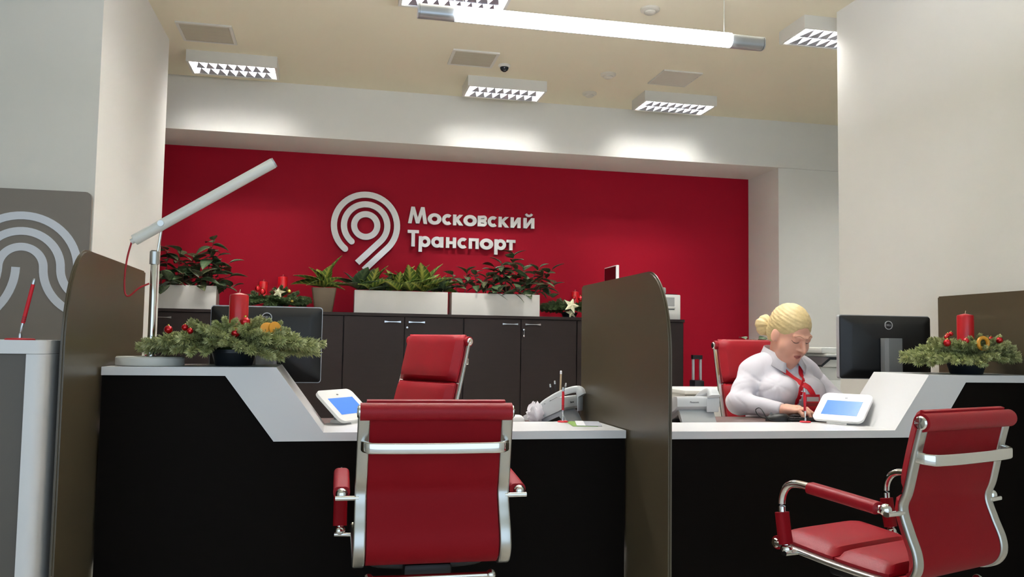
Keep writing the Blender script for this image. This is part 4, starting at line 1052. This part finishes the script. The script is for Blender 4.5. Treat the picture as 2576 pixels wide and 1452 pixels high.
def hand_f(W_, E_, side):
    """hand resting palm down; fingers curl onto the keys"""
    w = np.array(W_); d = w-np.array(E_); d[2] = 0; d /= np.linalg.norm(d); sdv = np.array([-d[1], d[0], 0])*side   # towards the thumb
    up = np.array([0, 0, 1.])
    k = 1.08
    pt = lambda a, b, c: tuple(w+k*(d*a+sdv*b+up*c))
    def f(P):
        r = smin(caps(P, tuple(w-d*.05), pt(.015, 0, .0), .030, .026), caps(P, pt(.03, .014, .002), pt(.072, .02, .006), .019*k, .017*k), .02)
        r = smin(r, caps(P, pt(.03, -.012, .002), pt(.07, -.022, .002), .018*k, .015*k), .02)
        r = smin(r, caps(P, pt(.03, .0, .004), pt(.075, .0, .008), .018*k, .016*k), .02)
        for b, L, z in ((.028, .9, .004), (.009, 1., .007), (-.010, .95, .005), (-.028, .75, .0)):
            a0 = .078 if abs(b) < .02 else .070
            j1 = pt(a0+.036*L, b*1.15, z+.004); j2 = pt(a0+.058*L, b*1.2, z-.012); j3 = pt(a0+.066*L, b*1.2, z-.028)
            fg = smin(caps(P, pt(a0, b, z), j1, .0098*k, .0088*k), smin(caps(P, j1, j2, .0088*k, .008*k), caps(P, j2, j3, .008*k, .0068*k), .004), .004)
            r = smin(r, fg, .006)
        th = smin(caps(P, pt(.022, .022, -.004), pt(.05, .046, -.008), .013*k, .0108*k), caps(P, pt(.05, .046, -.008), pt(.078, .052, -.016), .0105*k, .0085*k), .006)
        return smin(r, th, .010)
    return f
hr, hlf = hand_f(WR, ER, 1), hand_f(WL, EL, -1)
gb = G()
V, F = surfnets(body_core, (1.90, 3.45, .03), (2.63, 4.15, 1.08), .013); gb.add(V, F)
V, F = surfnets(skin_head, (2.12, 3.66, .98), (2.41, 4.03, 1.33), .0042); gb.add(V, F)
for f_, w in ((hr, WR), (hlf, WL)):
    V, F = surfnets(f_, (w[0]-.17, w[1]-.17, w[2]-.07), (w[0]+.17, w[1]+.12, w[2]+.06), .0034); gb.add(V, F)
person = gb.obj('person', 'skin', None, sharp=0); person.data.shade_smooth()
tag(person, 'person in a white shirt and red lanyard, blond hair in a bun, looking down', 'person')
def cloth(name, f, lo, hi, h, m, parent=person, lab=None):
    g = G(); V, F = surfnets(f, lo, hi, h); g.add(V, F); o = g.obj(name, m, parent, sharp=0); o.data.shade_smooth()
    if lab: o['label'] = lab
    return o
cloth('shirt', shirt_f, (1.88, 3.62, .54), (2.64, 4.12, 1.10), .0068, 'shirt', lab='white long-sleeved blouse')
def trouser_f(P):
    d = ell(P, (2.263, 3.97, .57), (.185, .15, .12))
    for sx in (-1, 1):
        hp = (2.263+sx*.09, 3.98, .56); kn = (2.263+sx*.11, 3.60, .50); an = (2.263+sx*.11, 3.66, .11)
        d = smin(d, smin(caps(P, hp, kn, .096, .072), caps(P, kn, an, .066, .055), .03), .05)
    return smax(d, P[:, 2]-.60, .01)
cloth('trousers', trouser_f, (1.95, 3.48, .06), (2.58, 4.16, .62), .013, 'trousers')
for sx in (-1, 1):
    cloth('shoe', lambda P, sx=sx: np.maximum(smin(ell(P, (2.263+sx*.11, 3.60, .03), (.045, .12, .045)), caps(P, (2.263+sx*.11, 3.66, .04), (2.263+sx*.11, 3.66, .10), .045), .03), .002-P[:, 2]), (2.263+sx*.11-.07, 3.44, 0), (2.263+sx*.11+.07, 3.76, .17), .009, 'shoe')
BUN = HC+np.array([-.072, .122, .040])
def hair_f(P):
    q = hl(P)
    d = ell(q, (0, -.020, .037), (.085, .103, .095))
    d = smin(d, ell(q, (0, -.060, -.02), (.070, .055, .070)), .03)
    # face opening
    d = smax(d, -ell(q, (0, .112, -.036), (.074, .086, .104)), .012)
    d = smax(d, -ell(q, (.0, .03, -.13), (.10, .12, .09)), .015)
    # ears stay free
    for s in (-1, 1): d = smax(d, -ell(q, (s*.085, .0, -.028), (.03, .030, .036)), .01)
    x = q[:, 0]; y = q[:, 1]; z = q[:, 2]
    d = d+.0007*np.sin(260*z+60*x+70*y)+.0006*np.sin(420*z-90*x)
    return d*HK
cloth('hair', hair_f, tuple(HC-.15), tuple(HC+.16), .0042, 'hair', lab='blond hair combed back')
def bun_f(P):
    p = P-BUN; r = np.linalg.norm(p, axis=1); a = np.arctan2(p[:, 2], p[:, 0])
    return ell(P, tuple(BUN), (.050, .046, .054))+.0025*np.sin(5*a+60*r)+.0015*np.sin(11*a-90*r)
cloth('hair_bun', bun_f, tuple(BUN-.075), tuple(BUN+.075), .0045, 'hair')
_d = Vector(HC-BUN).normalized(); _c = Vector(BUN)+_d*.044; _s = _d.cross(Vector((0, 0, 1))).normalized(); _u = _s.cross(_d)
G().tube([tuple(_c+(_s*math.cos(k*math.pi/12)+_u*math.sin(k*math.pi/12))*.030) for k in range(24)], .009, 8, closed=True, up=tuple(_d)).obj('hair_tie', 'hair_tie', person)
# brows, lashes, lips follow the face surface
def on_face(s, u):
    a, b = .16, .02
    for _ in range(40):
        m = (a+b)/2
        if skin_head(np.array([hw_((s, m, u))]))[0] < 0: b = m
        else: a = m
    return (a+b)/2
def strip(name, pts, r, m, flat=.5):
    P = [tuple(hw_((s, on_face(s, u)+.0004, u))) for s, u in pts]; P = cr(P, 4); n = len(P)
    G().tube(P, r, 6, up=tuple(HF), scale=[.35+.65*math.sin(math.pi*(k+.5)/n) for k in range(n)]).obj(name, m, person)
for s in (-1, 1):
    strip('eyebrow', [(s*.014, .025), (s*.030, .031), (s*.048, .024)], .0018, 'brow')
    strip('eyelash', [(s*.017, -.001), (s*.024, -.0055), (s*.033, -.007), (s*.042, -.0045), (s*.048, .001)], .0021, 'lash')
strip('upper_lip', [(-.021, -.070), (-.009, -.0665), (0, -.068), (.009, -.0665), (.021, -.070)], .0042, 'lip')
strip('lower_lip', [(-.018, -.0735), (0, -.0775), (.018, -.0735)], .0046, 'lip')
# collar
cg = G(); V = []; F = []; NC = Vector((2.262, 3.935)); m = 36
for k in range(m+1):
    a = R(-152+304*k/m)           # 0 = back (+y)
    fr = abs(k/m-.5)*2; e = fr**3
    cx_, cy_ = math.sin(a), math.cos(a)
    rx, ry = .086, .086+.028*e
    inn = Vector((NC.x+cx_*rx*.93*(1-.35*e), NC.y+cy_*ry*.95, 1.045-.045*e)); top = Vector((NC.x+cx_*rx*(1-.30*e), NC.y+cy_*ry, 1.112-.078*e))
    wing = .036+.030*max(0, (fr-.55)/.45)
    out = Vector((NC.x+cx_*(rx+wing*.75)*(1-.16*e), NC.y+cy_*(ry+wing*.62), 1.052-.060*e-.020*max(0, (fr-.6)/.4)))
    V += [tuple(inn), tuple(top), tuple(out)]
for k in range(m):
    for j in (0, 1): a = 3*k+j; F.append((a, a+3, a+4, a+1))
cg.add(V, F); co_ = cg.obj('collar', 'shirt', person, sharp=60); md = co_.modifiers.new('thickness', 'SOLIDIFY'); md.thickness = .003
# lanyard over the shirt front
def front_y(x, z, gap=.004):
    a, b = 3.60, 3.97; best = None
    ys = np.linspace(a, b, 200); v = np.minimum(shirt_f(np.stack([np.full(200, x), ys, np.full(200, z)], -1)), skin_head(np.stack([np.full(200, x), ys, np.full(200, z)], -1)))
    i = np.argmax(v < 0)
    return (ys[i] if v[i] < 0 else 3.8)-gap
def ribbon(name, pts, w, m, par):
    n = len(pts); P = [Vector((x, front_y(x, z), z)) for x, z in pts]
    for _ in range(2):
        Q = [p.copy() for p in P]
        for i in range(1, n-1): P[i].y = min(Q[i].y, (Q[i-1].y+Q[i].y+Q[i+1].y)/3)
    G().sweep([tuple(p) for p in P], [(-w/2, -.0008), (w/2, -.0008), (w/2, .0008), (-w/2, .0008)], up=(0, -1, .15)).obj(name, m, par)
lan = thing('lanyard', 'red lanyard with a badge hanging on the white shirt', 'lanyard', (2.29, 3.72, .80))
lan.location = (0, 0, 0)
def seg(a, b, n=9): return [(a[0]+(b[0]-a[0])*k/n, a[1]+(b[1]-a[1])*k/n) for k in range(n+1)]
ribbon('strap', seg((2.198, 1.012), (2.252, .948))+seg((2.252, .948), (2.300, .905))[1:]+seg((2.300, .905), (2.325, .862))[1:], .027, 'ribbon_red', lan)
ribbon('strap', seg((2.318, 1.005), (2.300, .948))+seg((2.300, .948), (2.270, .900))[1:]+seg((2.270, .900), (2.262, .845))[1:]+seg((2.262, .845), (2.268, .80))[1:], .024, 'ribbon_red', lan)
by = min(front_y(x, z, .006) for x in (2.275, 2.31, 2.345) for z in (.80, .83, .86))
G().rbox(2.270, 2.352, by-.003, by, .768, .872, .003).obj('badge_holder', 'badge_red', lan)
G().box(2.280, 2.345, by-.0042, by-.0031, .838, .860).obj('name_strip', 'silver_plastic', lan)
G().box(2.275, 2.350, by-.0040, by-.0031, .815, .832).obj('dark_band', 'badge_dark', lan)
for k in range(7):
    z = .955-k*.022; x = 2.302-.03*min(1, k/3)
    y_ = front_y(x, z, .0062); G().box(x-.006, x+.006, y_-.0003, y_+.0003, z-.005, z-.001).obj('printed_mark', 'paper_white', lan)
